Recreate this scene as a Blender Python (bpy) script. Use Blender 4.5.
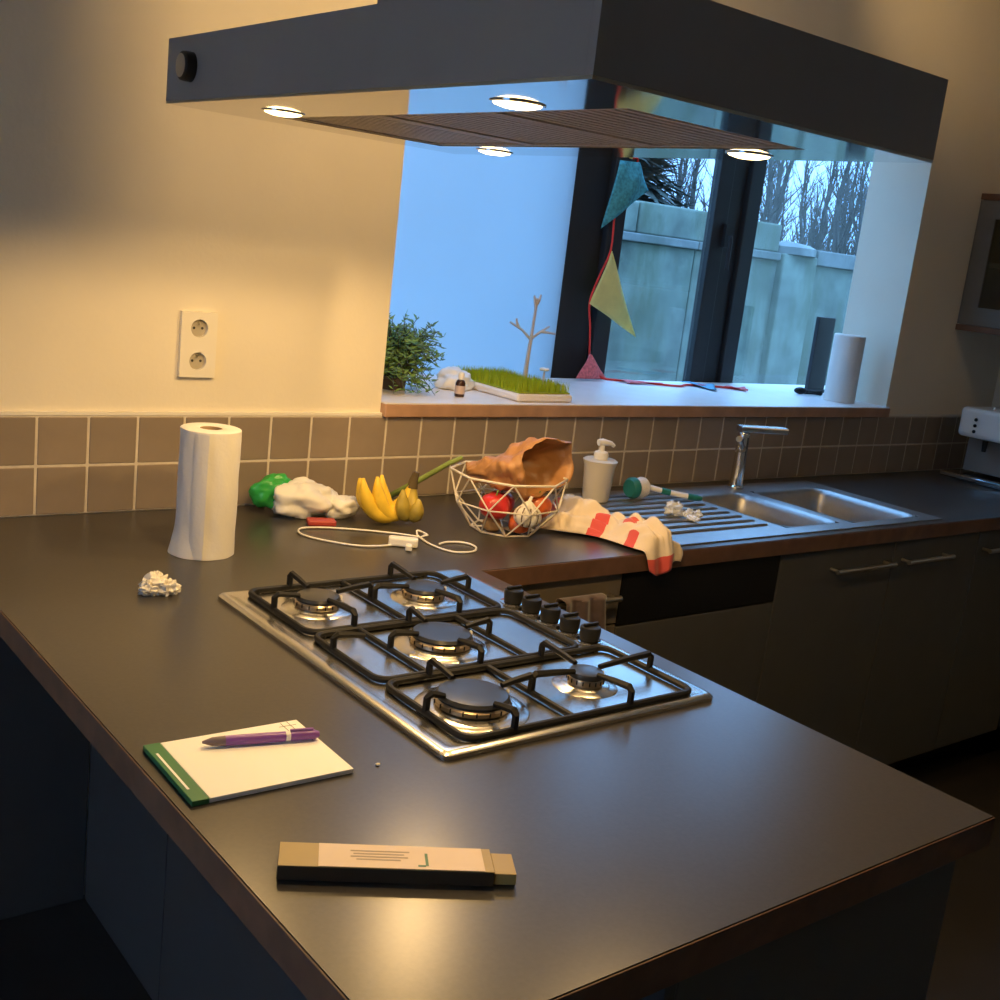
import bpy, bmesh, math, random
from mathutils import Vector, Matrix, noise
random.seed(7)
for o in list(bpy.data.objects): bpy.data.objects.remove(o)
scn = bpy.context.scene
COL = scn.collection
CZ = 0.92            # counter top height
SZ = 1.165           # window sill height

# ------------------------------------------------------------------ camera
cam = bpy.data.cameras.new('camera')
camo = bpy.data.objects.new('camera', cam); COL.objects.link(camo)
cam.sensor_width = 36.0; cam.lens = 41.29; cam.clip_start = 0.02; cam.clip_end = 200
Rr = Vector((0.785, -0.608, 0.114)).normalized()
Fw = Vector((0.618, 0.757, -0.215)); Fw = (Fw - Rr*Fw.dot(Rr)).normalized()
Up = Rr.cross(Fw).normalized()
M = Matrix((( Rr.x, Up.x, -Fw.x, -0.707), (Rr.y, Up.y, -Fw.y, -2.384), (Rr.z, Up.z, -Fw.z, 1.572), (0, 0, 0, 1)))
camo.matrix_world = M
scn.camera = camo

# ------------------------------------------------------------------ world: overcast blue dusk
w = bpy.data.worlds.new('dusk_sky'); scn.world = w; w.use_nodes = True
bgn = w.node_tree.nodes['Background']
bgn.inputs[0].default_value = (0.25, 0.53, 1.0, 1)
# CIE overcast sky: L = Lz * (1 + 2 sin(elevation)) / 3
SKY_Z = 8.6
wn = w.node_tree; tcw = wn.nodes.new('ShaderNodeTexCoord'); sx = wn.nodes.new('ShaderNodeSeparateXYZ'); wn.links.new(tcw.outputs['Generated'], sx.inputs[0])
mxw = wn.nodes.new('ShaderNodeMath'); mxw.operation = 'MAXIMUM'; mxw.inputs[1].default_value = 0.0; wn.links.new(sx.outputs[2], mxw.inputs[0])
maw = wn.nodes.new('ShaderNodeMath'); maw.operation = 'MULTIPLY_ADD'; maw.inputs[1].default_value = 2*SKY_Z/3; maw.inputs[2].default_value = SKY_Z/3
wn.links.new(mxw.outputs[0], maw.inputs[0]); wn.links.new(maw.outputs[0], bgn.inputs[1])

# ------------------------------------------------------------------ view
vs = scn.view_settings
vs.view_transform = 'Standard'; vs.look = 'None'; vs.exposure = 0.0; vs.gamma = 1.0; vs.use_curve_mapping = False

WARM = (1.0, 0.63, 0.25)
P_SPOT = 13.6; P_WALL = 70.0; P_ROOM = 2.2; P_LEFT = 26.0; P_RIGHT = 20.0

# ------------------------------------------------------------------ materials
def mat(name, col, rough=0.5, metal=0.0, var=0.06, scale=12.0, bump=0.0, bscale=60.0, spec=0.5, trans=0.0, coat=0.0, sheen=0.0):
    m = bpy.data.materials.new(name); m.use_nodes = True
    nt = m.node_tree; b = nt.nodes['Principled BSDF']
    b.inputs['Roughness'].default_value = rough; b.inputs['Metallic'].default_value = metal
    b.inputs['Specular IOR Level'].default_value = spec
    b.inputs['Coat Weight'].default_value = coat
    b.inputs['Sheen Weight'].default_value = sheen
    tc = nt.nodes.new('ShaderNodeTexCoord')
    nz = nt.nodes.new('ShaderNodeTexNoise'); nz.inputs['Scale'].default_value = scale; nz.inputs['Detail'].default_value = 4
    nt.links.new(tc.outputs['Object'], nz.inputs['Vector'])
    rp = nt.nodes.new('ShaderNodeValToRGB')
    rp.color_ramp.elements[0].position = 0.3; rp.color_ramp.elements[1].position = 0.7
    rp.color_ramp.elements[0].color = tuple(max(0, c*(1-var)) for c in col) + (1,)
    rp.color_ramp.elements[1].color = tuple(min(1, c*(1+var)) for c in col) + (1,)
    nt.links.new(nz.outputs['Fac'], rp.inputs['Fac']); nt.links.new(rp.outputs['Color'], b.inputs['Base Color'])
    if bump:
        n2 = nt.nodes.new('ShaderNodeTexNoise'); n2.inputs['Scale'].default_value = bscale; n2.inputs['Detail'].default_value = 3
        nt.links.new(tc.outputs['Object'], n2.inputs['Vector'])
        bp = nt.nodes.new('ShaderNodeBump'); bp.inputs['Strength'].default_value = bump; bp.inputs['Distance'].default_value = 0.003
        nt.links.new(n2.outputs['Fac'], bp.inputs['Height']); nt.links.new(bp.outputs['Normal'], b.inputs['Normal'])
    if trans:
        tr = nt.nodes.new('ShaderNodeBsdfTranslucent'); nt.links.new(rp.outputs['Color'], tr.inputs['Color'])
        mx = nt.nodes.new('ShaderNodeMixShader'); mx.inputs[0].default_value = trans
        out = nt.nodes['Material Output']
        nt.links.new(b.outputs[0], mx.inputs[1]); nt.links.new(tr.outputs[0], mx.inputs[2]); nt.links.new(mx.outputs[0], out.inputs['Surface'])
    return m
def emit(name, col, s):
    m = bpy.data.materials.new(name); m.use_nodes = True; nt = m.node_tree
    e = nt.nodes.new('ShaderNodeEmission'); e.inputs[0].default_value = col + (1,); e.inputs[1].default_value = s
    nt.links.new(e.outputs[0], nt.nodes['Material Output'].inputs['Surface'])
    return m
def glassmat(name, tint=(0.93, 0.97, 0.98), gloss=0.06):
    m = bpy.data.materials.new(name); m.use_nodes = True; nt = m.node_tree
    t = nt.nodes.new('ShaderNodeBsdfTransparent'); t.inputs[0].default_value = tint + (1,)
    g = nt.nodes.new('ShaderNodeBsdfGlossy'); g.inputs['Roughness'].default_value = 0.02
    mx = nt.nodes.new('ShaderNodeMixShader'); mx.inputs[0].default_value = gloss
    nt.links.new(t.outputs[0], mx.inputs[1]); nt.links.new(g.outputs[0], mx.inputs[2])
    nt.links.new(mx.outputs[0], nt.nodes['Material Output'].inputs['Surface'])
    return m
def uvbands(name, base, bands, rough=0.9, checks=None):
    """cloth with woven coloured patches: (u0, u1, v0, v1, colour)"""
    m = bpy.data.materials.new(name); m.use_nodes = True; nt = m.node_tree; b = nt.nodes['Principled BSDF']
    b.inputs['Roughness'].default_value = rough; b.inputs['Sheen Weight'].default_value = 0.3
    uv = nt.nodes.new('ShaderNodeUVMap'); sp = nt.nodes.new('ShaderNodeSeparateXYZ'); nt.links.new(uv.outputs[0], sp.inputs[0])
    prev = None
    for bnd in bands:
        c = bnd[-1]; muls = []
        for ax, lo, hi in ((0, bnd[0], bnd[1]), (1, bnd[2], bnd[3])):
            a = nt.nodes.new('ShaderNodeMath'); a.operation = 'GREATER_THAN'; a.inputs[1].default_value = lo
            d = nt.nodes.new('ShaderNodeMath'); d.operation = 'LESS_THAN'; d.inputs[1].default_value = hi
            nt.links.new(sp.outputs[ax], a.inputs[0]); nt.links.new(sp.outputs[ax], d.inputs[0])
            mq = nt.nodes.new('ShaderNodeMath'); mq.operation = 'MULTIPLY'; nt.links.new(a.outputs[0], mq.inputs[0]); nt.links.new(d.outputs[0], mq.inputs[1]); muls.append(mq)
        mu = nt.nodes.new('ShaderNodeMath'); mu.operation = 'MULTIPLY'; nt.links.new(muls[0].outputs[0], mu.inputs[0]); nt.links.new(muls[1].outputs[0], mu.inputs[1])
        mx = nt.nodes.new('ShaderNodeMix'); mx.data_type = 'RGBA'
        nt.links.new(mu.outputs[0], mx.inputs['Factor'])
        if prev is None: mx.inputs['A'].default_value = base + (1,)
        else: nt.links.new(prev.outputs['Result'], mx.inputs['A'])
        mx.inputs['B'].default_value = c + (1,); prev = mx
    nt.links.new(prev.outputs['Result'], b.inputs['Base Color'])
    return m

PLASTER = mat('cream_plaster', (0.78, 0.72, 0.59), 0.85, var=0.03, scale=4, bump=0.15, bscale=90)
WHITE_PL = mat('white_plaster', (0.84, 0.84, 0.83), 0.8, var=0.02, scale=5, bump=0.08)
CEIL = mat('ceiling_white', (0.75, 0.73, 0.68), 0.9, var=0.02)
TILE = mat('taupe_tile', (0.27, 0.215, 0.165), 0.42, var=0.10, scale=9, bump=0.05)
TILE2 = mat('taupe_tile_dark', (0.25, 0.20, 0.153), 0.42, var=0.10, scale=7, bump=0.05)
GROUT = mat('pale_grout', (0.60, 0.54, 0.45), 0.9, var=0.08, scale=40)
TRIMW = mat('white_trim', (0.80, 0.76, 0.68), 0.5, var=0.02)
LAMIN = mat('charcoal_laminate', (0.046, 0.043, 0.040), 0.28, var=0.12, scale=160, bump=0.02, bscale=300, spec=0.55)
LAMIN.node_tree.nodes['Principled BSDF'].inputs['IOR'].default_value = 1.52
EDGE = mat('dark_wood_edge', (0.16, 0.085, 0.050), 0.5, var=0.2, scale=25)
SILLW = mat('wood_sill', (0.42, 0.25, 0.16), 0.45, var=0.15, scale=20)
SILLT = mat('pale_sill_top', (0.80, 0.76, 0.74), 0.35, var=0.03)
CABD = mat('anthracite_front', (0.10, 0.098, 0.088), 0.45, var=0.05)
CABB = mat('anthracite_blue', (0.075, 0.075, 0.076), 0.45, var=0.05)
CABT = mat('taupe_front', (0.16, 0.135, 0.10), 0.45, var=0.05)
BLACKG = mat('black_glass', (0.010, 0.010, 0.010), 0.25, var=0.0, spec=0.3)
BLACKM = mat('black_matte', (0.012, 0.012, 0.012), 0.5, var=0.1, spec=0.3)
IRON = mat('cast_iron', (0.010, 0.010, 0.010), 0.55, var=0.2, scale=60, bump=0.1, bscale=300, spec=0.3)
CAPM = mat('burner_enamel', (0.030, 0.032, 0.036), 0.30, var=0.1)
STEEL = mat('brushed_steel', (0.60, 0.59, 0.57), 0.27, metal=1.0, var=0.04, scale=40)
STEELP = mat('polished_steel', (0.66, 0.65, 0.63), 0.12, metal=1.0, var=0.03, scale=30)
STEELD = mat('sink_steel', (0.46, 0.46, 0.46), 0.42, metal=1.0, var=0.05, scale=60)
STEELW = mat('burner_ring_warm_lit_steel', (0.62, 0.50, 0.36), 0.3, metal=1.0, var=0.05)  # steel rings; the brassy tint of the lamplight is put into the colour
CHROME = mat('chrome', (0.75, 0.75, 0.75), 0.08, metal=1.0, var=0.0)
NICKEL = mat('nickel_bar', (0.60, 0.55, 0.45), 0.3, metal=1.0, var=0.02)
HOODM = mat('hood_anthracite', (0.29, 0.28, 0.275), 0.45, metal=0.2, var=0.05, scale=5)
HOODU = mat('hood_underside_steel', (0.62, 0.60, 0.56), 0.07, metal=1.0, var=0.02)
FILTM = mat('filter_mesh', (0.55, 0.47, 0.38), 0.5, metal=0.4, var=0.15, scale=220)
FRAMED = mat('window_frame_dark', (0.011, 0.012, 0.014), 0.6, var=0.05)
GLASS = glassmat('window_glass')
OPAL = mat('opal_glass', (0.60, 0.70, 0.76), 0.4, var=0.02, scale=3, trans=0.72)
FLOORM = mat('dark_floor', (0.035, 0.030, 0.027), 0.45, var=0.15, scale=6)
CONC = mat('garden_concrete', (0.135, 0.165, 0.135), 0.9, var=0.45, scale=3.5, bump=0.4, bscale=25)
CONC2 = mat('garden_coping', (0.155, 0.17, 0.165), 0.9, var=0.3, scale=5, bump=0.4, bscale=25)
for _m, _g in ((CONC, (0.085, 0.105, 0.065)), (CONC2, (0.08, 0.095, 0.075))):
    _nt = _m.node_tree; _b = _nt.nodes['Principled BSDF']; _rp = [n for n in _nt.nodes if n.type == 'VALTORGB'][0]
    _tc = [n for n in _nt.nodes if n.type == 'TEX_COORD'][0]
    _n = _nt.nodes.new('ShaderNodeTexNoise'); _n.inputs['Scale'].default_value = 2.2; _n.inputs['Detail'].default_value = 7; _n.inputs['Roughness'].default_value = 0.65
    _mp = _nt.nodes.new('ShaderNodeMapping'); _mp.inputs['Scale'].default_value = (1.6, 1, 0.5); _nt.links.new(_tc.outputs['Object'], _mp.inputs[0]); _nt.links.new(_mp.outputs[0], _n.inputs['Vector'])
    _r2 = _nt.nodes.new('ShaderNodeValToRGB'); _r2.color_ramp.elements[0].position = .45; _r2.color_ramp.elements[1].position = .66
    _nt.links.new(_n.outputs['Fac'], _r2.inputs['Fac'])
    _mx = _nt.nodes.new('ShaderNodeMix'); _mx.data_type = 'RGBA'; _mx.inputs['B'].default_value = _g + (1,)
    _nt.links.new(_r2.outputs['Color'], _mx.inputs['Factor']); _nt.links.new(_rp.outputs['Color'], _mx.inputs['A']); _nt.links.new(_mx.outputs['Result'], _b.inputs['Base Color'])
GRASSG = mat('lawn', (0.06, 0.09, 0.03), 0.95, var=0.3, scale=8)
BARK = mat('bark', (0.075, 0.070, 0.065), 0.95, var=0.4, scale=10)
CONIF = mat('conifer_green', (0.06, 0.075, 0.06), 0.9, var=0.4, scale=6)
PAPERW = mat('paper_white', (0.84, 0.82, 0.78), 0.9, var=0.02, bump=0.25, bscale=120, trans=0.15)
CARD = mat('cardboard_core', (0.38, 0.27, 0.16), 0.9)
PLASTW = mat('white_plastic', (0.83, 0.82, 0.79), 0.35, var=0.01)
CREAMP = mat('cream_socket_plastic', (0.80, 0.76, 0.66), 0.4, var=0.01)
SOCKH = mat('socket_hole', (0.03, 0.03, 0.03), 0.6)
SOCKW = mat('socket_well', (0.42, 0.38, 0.30), 0.5)

# ------------------------------------------------------------------ mesh builder
class MB:
    def __init__(s): s.v = []; s.f = []; s.uv = None
    def add(s, vs, fs):
        n = len(s.v); s.v += [tuple(p) for p in vs]; s.f += [tuple(i+n for i in f) for f in fs]; return s
    def box(s, x0, x1, y0, y1, z0, z1):
        return s.add([(x0,y0,z0),(x1,y0,z0),(x1,y1,z0),(x0,y1,z0),(x0,y0,z1),(x1,y0,z1),(x1,y1,z1),(x0,y1,z1)],
                     [(3,2,1,0),(4,5,6,7),(0,1,5,4),(1,2,6,5),(2,3,7,6),(3,0,4,7)])
    def prism(s, poly, z0, z1):                       # polygon in xy, ccw
        n = len(poly)
        return s.add([(x,y,z0) for x,y in poly]+[(x,y,z1) for x,y in poly],
                     [tuple(range(n-1,-1,-1)), tuple(range(n,2*n))]+[(i,(i+1)%n,n+(i+1)%n,n+i) for i in range(n)])
    def lathe(s, prof, n=24, c=(0,0,0), axis='z', close=True):
        vs = []; fs = []
        for r,z in prof:
            for k in range(n):
                a = 2*math.pi*k/n
                if axis == 'z': p = (c[0]+r*math.cos(a), c[1]+r*math.sin(a), c[2]+z)
                elif axis == 'x': p = (c[0]+z, c[1]+r*math.cos(a), c[2]+r*math.sin(a))
                else: p = (c[0]+r*math.cos(a), c[1]+z, c[2]+r*math.sin(a))
                vs.append(p)
        m = len(prof)
        for j in range(m-1):
            for k in range(n):
                a,b = j*n+k, j*n+(k+1)%n
                fs.append((a,b,b+n,a+n))
        if close:
            fs.append(tuple(range(n-1,-1,-1))); fs.append(tuple(range((m-1)*n, m*n)))
        return s.add(vs, fs)
    def tube(s, path, r, n=8, closed=False, caps=True, flat=1.0):
        P = [Vector(p) for p in path]; m = len(P)
        rad = r if isinstance(r,(list,tuple)) else [r]*m
        T = []
        for i in range(m):
            a = P[(i-1)%m] if (closed or i>0) else P[i]; b = P[(i+1)%m] if (closed or i<m-1) else P[i]
            t = (b-a); T.append(t.normalized() if t.length>1e-9 else Vector((0,0,1)))
        u = T[0].orthogonal().normalized()
        vs = []; fs = []
        for i in range(m):
            t = T[i]; u = (u - t*u.dot(t)); u = u.normalized() if u.length>1e-6 else t.orthogonal().normalized()
            q = t.cross(u)
            for k in range(n):
                a = 2*math.pi*k/n
                vs.append(P[i]+u*math.cos(a)*rad[i]+q*math.sin(a)*rad[i]*flat)
        for i in range(m if closed else m-1):
            j = (i+1)%m
            for k in range(n): fs.append((i*n+k, i*n+(k+1)%n, j*n+(k+1)%n, j*n+k))
        if caps and not closed:
            fs.append(tuple(range(n-1,-1,-1))); fs.append(tuple(range((m-1)*n, m*n)))
        return s.add(vs, fs)
    def ball(s, c, r, nu=16, nv=10, disp=0.0, freq=20.0, seed=0.0, disp2=0.0):
        rx,ry,rz = (r,r,r) if not isinstance(r,(tuple,list)) else r
        vs = []; fs = []
        for j in range(nv+1):
            th = math.pi*j/nv
            for k in range(nu):
                a = 2*math.pi*k/nu
                d = Vector((math.sin(th)*math.cos(a), math.sin(th)*math.sin(a), -math.cos(th)))
                q = 1.0
                if disp: q += disp*noise.noise(d*freq+Vector((seed,seed*1.7,seed*.3))) + disp2*(abs(noise.noise(d*freq*2.7+Vector((seed*2,seed,seed*.7))))-.2)
                vs.append((c[0]+d.x*rx*q, c[1]+d.y*ry*q, c[2]+d.z*rz*q))
        for j in range(nv):
            for k in range(nu):
                a,b = j*nu+k, j*nu+(k+1)%nu
                fs.append((a,b,b+nu,a+nu))
        return s.add(vs, fs)
    def grid(s, fn, nu, nv, wrap=False):
        vs = []; uv = []
        for j in range(nv+1):
            for i in range(nu+1 if not wrap else nu):
                u,v = i/nu, j/nv
                vs.append(fn(u,v)); uv.append((u,v))
        w = nu+1 if not wrap else nu
        fs = []
        for j in range(nv):
            for i in range(nu):
                a = j*w+i; b = j*w+(i+1)%w
                fs.append((a,b,b+w,a+w))
        base = len(s.v)
        if s.uv is None: s.uv = {}
        for k,q in enumerate(uv): s.uv[base+k] = q
        return s.add(vs, fs)
    def build(s, name, m, parent=None, loc=None, smooth=False, bevel=0.0, seg=2, solid=0.0, weld=False):
        me = bpy.data.meshes.new(name); me.from_pydata(s.v, [], s.f); me.validate(clean_customdata=False)
        bm = bmesh.new(); bm.from_mesh(me)
        if weld: bmesh.ops.remove_doubles(bm, verts=bm.verts, dist=1e-5)
        if not s.uv: bmesh.ops.recalc_face_normals(bm, faces=bm.faces)
        bm.to_mesh(me); bm.free()
        if s.uv:
            l = me.uv_layers.new(name='UVMap')
            for lp in me.loops: l.data[lp.index].uv = s.uv.get(lp.vertex_index, (0,0))
        if smooth:
            for p in me.polygons: p.use_smooth = True
            if smooth != 'all': me.set_sharp_from_angle(angle=math.radians(40))
        me.materials.append(m)
        o = bpy.data.objects.new(name, me); COL.objects.link(o)
        if parent: o.parent = parent
        if loc: o.location = loc
        if solid:
            md = o.modifiers.new('solid','SOLIDIFY'); md.thickness = solid; md.offset = 0
        if bevel:
            md = o.modifiers.new('bevel','BEVEL'); md.width = bevel; md.segments = seg; md.limit_method = 'ANGLE'; md.angle_limit = math.radians(50)
        return o
def rrect(x0,x1,y0,y1,r,n=5):
    pts = []
    for cx,cy,a0 in ((x1-r,y1-r,0),(x0+r,y1-r,90),(x0+r,y0+r,180),(x1-r,y0+r,270)):
        for k in range(n+1):
            a = math.radians(a0+90*k/n); pts.append((cx+r*math.cos(a), cy+r*math.sin(a)))
    return pts
def tag(o, label, cat, group=None):
    o['label'] = label; o['category'] = cat
    if group: o['group'] = group
    return o
def thing(name, label, cat, loc=(0,0,0), rz=0, group=None):
    o = bpy.data.objects.new(name, None); COL.objects.link(o); o.location = loc; o.rotation_euler = (0,0,rz); o.empty_display_size = .05
    return tag(o, label, cat, group)
def struct(o): o['kind'] = 'structure'; return o
def share(src, name, loc, parent=None, rot=None):
    o = bpy.data.objects.new(name, src.data); COL.objects.link(o); o.location = loc
    for md in src.modifiers:
        n = o.modifiers.new(md.name, md.type)
        if md.type == 'BEVEL': n.width = md.width; n.segments = md.segments; n.limit_method = md.limit_method; n.angle_limit = md.angle_limit
        if md.type == 'SOLIDIFY': n.thickness = md.thickness; n.offset = md.offset
    if parent: o.parent = parent
    if rot: o.rotation_euler = rot
    return o
def lamp(name, kind, loc, power, col, parent=None, size=0.03, angle=None, blend=0.5, target=None):
    l = bpy.data.lights.new(name, kind); l.energy = power; l.color = col
    if kind == 'AREA': l.size = size
    else: l.shadow_soft_size = size
    if angle: l.spot_size = math.radians(angle); l.spot_blend = blend
    o = bpy.data.objects.new(name, l); COL.objects.link(o); o.location = loc
    if target:
        d = Vector(target)-Vector(loc); o.rotation_euler = d.to_track_quat('-Z','Y').to_euler()
    if parent: o.parent = parent
    return o

# ================================================================== SETTING
XL, XR, YB, ZC = -3.2, 3.72, -5.2, 2.65     # room limits
OX0, OX1, OZ1 = 0.824, 2.985, 2.27          # opening in the back wall
TW = 0.24                                   # wall thickness
b = MB()
b.box(XL-.2, OX0, 0.0, TW, 0, ZC); b.box(OX1, XR+.2, 0.0, TW, 0, ZC)
b.box(OX0, OX1, 0.0, TW, OZ1, ZC); b.box(OX0, OX1, 0.0, TW, 0, SZ-.04)
wall_back = struct(b.build('wall_back', PLASTER))
wall_right = struct(MB().box(XR, XR+.2, YB, 0, 0, ZC).build('wall_right', PLASTER))
# left wall of the room with a tall window (out of frame) that lets blue dusk light in
b = MB(); LY0, LY1, LZ0, LZ1 = -2.5, -.7, 0.8, 2.25
b.box(XL-.2, XL, YB, LY0, 0, ZC); b.box(XL-.2, XL, LY1, 0, 0, ZC); b.box(XL-.2, XL, LY0, LY1, 0, LZ0); b.box(XL-.2, XL, LY0, LY1, LZ1, ZC)
wall_left = struct(b.build('wall_left', PLASTER))
wall_front = struct(MB().box(XL-.2, XR+.2, YB-.2, YB, 0, ZC).build('wall_front', PLASTER))
floor = struct(MB().box(XL-.2, XR+.2, YB-.2, TW, -.1, 0).build('floor', FLOORM))
ceiling = struct(MB().box(XL-.2, XR+.2, YB-.2, TW, ZC, ZC+.1).build('ceiling', CEIL))
w2 = struct(MB().box(XL-.12, XL-.06, LY0, LY0+.06, LZ0, LZ1).box(XL-.12, XL-.06, LY1-.06, LY1, LZ0, LZ1).box(XL-.12, XL-.06, LY0+.06, LY1-.06, LZ0, LZ0+.06).box(XL-.12, XL-.06, LY0+.06, LY1-.06, LZ1-.06, LZ1).build('window_2', FRAMED))
MB().box(XL-.095, XL-.085, LY0+.06, LY1-.06, LZ0+.06, LZ1-.06).build('pane', GLASS, w2)

# bay behind the opening
BY = 0.52
BX0, BX1, BZ1 = 0.40, 3.75, 2.36
bay = MB(); bay.box(BX0-.1, BX0, TW, BY+.12, SZ-.3, BZ1); bay.box(BX1, BX1+.1, TW, BY+.12, SZ-.3, BZ1)
bay.box(BX0, BX1, TW, BY-.022, SZ-.3, SZ-.041)
wall_bay = struct(bay.build('wall_bay', WHITE_PL))
# sill board: wooden front edge, pale top, runs through the opening into the bay
sill = struct(MB().box(OX0+.001, OX1-.001, -0.022, TW, SZ-.036, SZ-.003).build('window_sill', SILLW, bevel=.003))
MB().box(OX0+.001, OX1-.001, -0.0215, TW, SZ-.003, SZ).build('sill_top', SILLT, sill)
MB().box(BX0, BX1, TW, BY-.020, SZ-.04, SZ).build('sill_board', SILLT, sill)

# window in the bay
def frame_rect(mb, x0, x1, z0, z1, t, y0, y1):
    mb.box(x0, x0+t, y0, y1, z0, z1); mb.box(x1-t, x1, y0, y1, z0, z1)
    mb.box(x0+t, x1-t, y0, y1, z0, z0+t); mb.box(x0+t, x1-t, y0, y1, z1-t, z1)
wb = SZ-.10
win = struct(MB().box(1.80, 1.968, BY, BY+.09, wb, BZ1).box(BX1-.08, BX1, BY, BY+.09, wb, BZ1).box(1.968, BX1-.08, BY, BY+.09, BZ1-.07, BZ1).box(1.968, BX1-.08, BY, BY+.09, wb-.08, wb-.002).box(2.555, 2.645, BY, BY+.09, wb, BZ1-.07).build('window_1', FRAMED, bevel=.004))
for (x0, x1) in ((1.972, 2.553), (2.647, BX1-.085)):
    f = MB(); frame_rect(f, x0, x1, wb+.002, BZ1-.072, .074, BY-.018, BY+.012)
    sf = f.build('sash', FRAMED, win, bevel=.004)
    MB().box(x0+.074, x1-.074, BY-.006, BY+.002, wb+.076, BZ1-.146).build('pane', GLASS, sf)
# glazed roof of the bay
rf = MB().box(BX0, BX1, TW+.001, TW+.03, BZ1, BZ1+.05)
for x in (BX0, 1.2, 2.0, 2.8, BX1-.03): rf.box(x, x+.03, TW+.03, BY+.12, BZ1, BZ1+.05)
rfo = struct(rf.build('window_roof', FRAMED))
MB().box(BX0+.03, BX1-.03, TW+.03, BY+.12, BZ1+.051, BZ1+.059).build('pane', GLASS, rfo)
hb = MB().box(2.535, 2.56, BY-.034, BY-.018, 1.66, 1.74).tube([(2.548, BY-.045, 1.70),(2.548, BY-.05, 1.69),(2.548, BY-.05, 1.58)], .008, 8)
hb.build('window_handle', FRAMED, win, smooth=True)
# opal fixed light left of the sashes
opal = struct(MB().box(BX0, 1.80, BY-.019, BY-.009, SZ-.04, BZ1).build('window_3', OPAL))

# backsplash tiles on the back wall
T = 0.105; TP = -0.0095
struct_gr = MB().box(-.25, XR-.001, -0.0085, -0.0005, CZ+.001, CZ+2*T+.001).build('grout_bed', GROUT, wall_back)
tsrc = MB().box(-.0498, .0498, 0, .0055, -.0498, .0498).build('tile', TILE, wall_back, loc=(0.0525, TP-.0005, CZ+T/2), bevel=.0015, seg=1)
tsrc2 = None
for i in range(-2, 36):
    for j in range(2):
        if (i, j) == (0, 0): continue
        if (i+.5)*T+.05 > XR: continue
        o = share(tsrc, 'tile', ((i+.5)*T, TP-.0005, CZ+(j+.5)*T), wall_back)
        if random.random() < .45:
            o.material_slots[0].link = 'OBJECT'; o.material_slots[0].material = TILE2
# pale strip that closes the tiles left of the opening, and the corner bead of the reveal
struct(MB().box(-.25, OX0, -.010, -.0005, CZ+2*T+.0015, CZ+2*T+.0085).build('trim_1', TRIMW))
struct(MB().box(OX1+.002, XR-.001, -.010, -.0005, CZ+2*T+.0015, CZ+2*T+.0085).build('trim_2', TRIMW))
# right wall tiles
gr = MB().box(XR-.0085, XR-.0005, -1.2, -.012, CZ+.001, CZ+2*T+.001).build('grout_bed', GROUT, wall_right)
for i in range(8):
    for j in range(2):
        share(tsrc, 'tile', (XR-.010, -.066-i*T, CZ+(j+.5)*T), wall_right, rot=(0,0,-math.pi/2))

# ================================================================== WORKTOPS AND UNITS
PX0, PX1, PY0 = -.212, .712, -1.738
BFY = -.611
wt = thing('worktop', 'charcoal L-shaped worktop with brown edge carrying hob and sink', 'worktop', (0,0,CZ-.042))
SX0, SX1, SY0, SY1 = 1.255, 2.475, -.575, -.085     # sink cut-out
HX0, HX1, HY0, HY1 = .131, .653, -1.306, -.609      # hob
g = MB(); Z0, Z1 = 0.0, .042
# one slab with a real hole for the sink
g.box(PX0, PX1, PY0, -.0125, Z0, Z1)
g.box(PX1, SX0, BFY, -.0125, Z0, Z1); g.box(SX1, XR-.62, BFY, -.0125, Z0, Z1)
g.box(SX0, SX1, BFY, SY0, Z0, Z1); g.box(SX0, SX1, SY1, -.0125, Z0, Z1)
g.box(XR-.62, XR-.0125, -1.8, -.0125, Z0, Z1)
g.build('slab', LAMIN, wt)
e = MB()
e.box(PX0-.0025, PX0, PY0-.0025, -.0125, 0, .0405); e.box(PX0-.0025, PX1+.0025, PY0-.0025, PY0, 0, .0405)
e.box(PX1, PX1+.0025, PY0-.0025, BFY-.0025, 0, .0405); e.box(PX1, XR-.62, BFY-.0025, BFY, 0, .0405)
e.box(XR-.6225, XR-.62, -1.8, BFY-.0025, 0, .0405)
e.build('edge_band', EDGE, wt, bevel=.0008)

# peninsula base: recessed panels on the knee side, end panel
pen = thing('peninsula_cabinet', 'dark anthracite panelled base under the worktop with the hob', 'cabinet', (.133, -1.715, 0))
MB().box(.02, .555, .02, 1.10, .10, .875).build('carcass', CABB, pen)
MB().box(.03, .50, .03, 1.10, 0, .099).build('plinth', BLACKM, pen)
for k,(y0,y1) in enumerate(((.0, .6265), (.6295, 1.2535), (1.2565, 1.70))):
    MB().box(0, .018, y0, y1, .002, .877).build('panel', CABB, pen, bevel=.0015)
MB().box(.019, .555, 0, .018, .002, .877).build('end_panel', CABD, pen, bevel=.0015)
for k in range(2):
    d = MB().box(.556, .575, .02+k*.545, .555+k*.545, .12, .872).build('door', CABD, pen, bevel=.0015)
    MB().tube([(.576,.12+k*.545,.82),(.60,.12+k*.545,.82),(.60,.45+k*.545,.82),(.576,.45+k*.545,.82)], .006, 8).build('handle', NICKEL, d, smooth=True)

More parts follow.
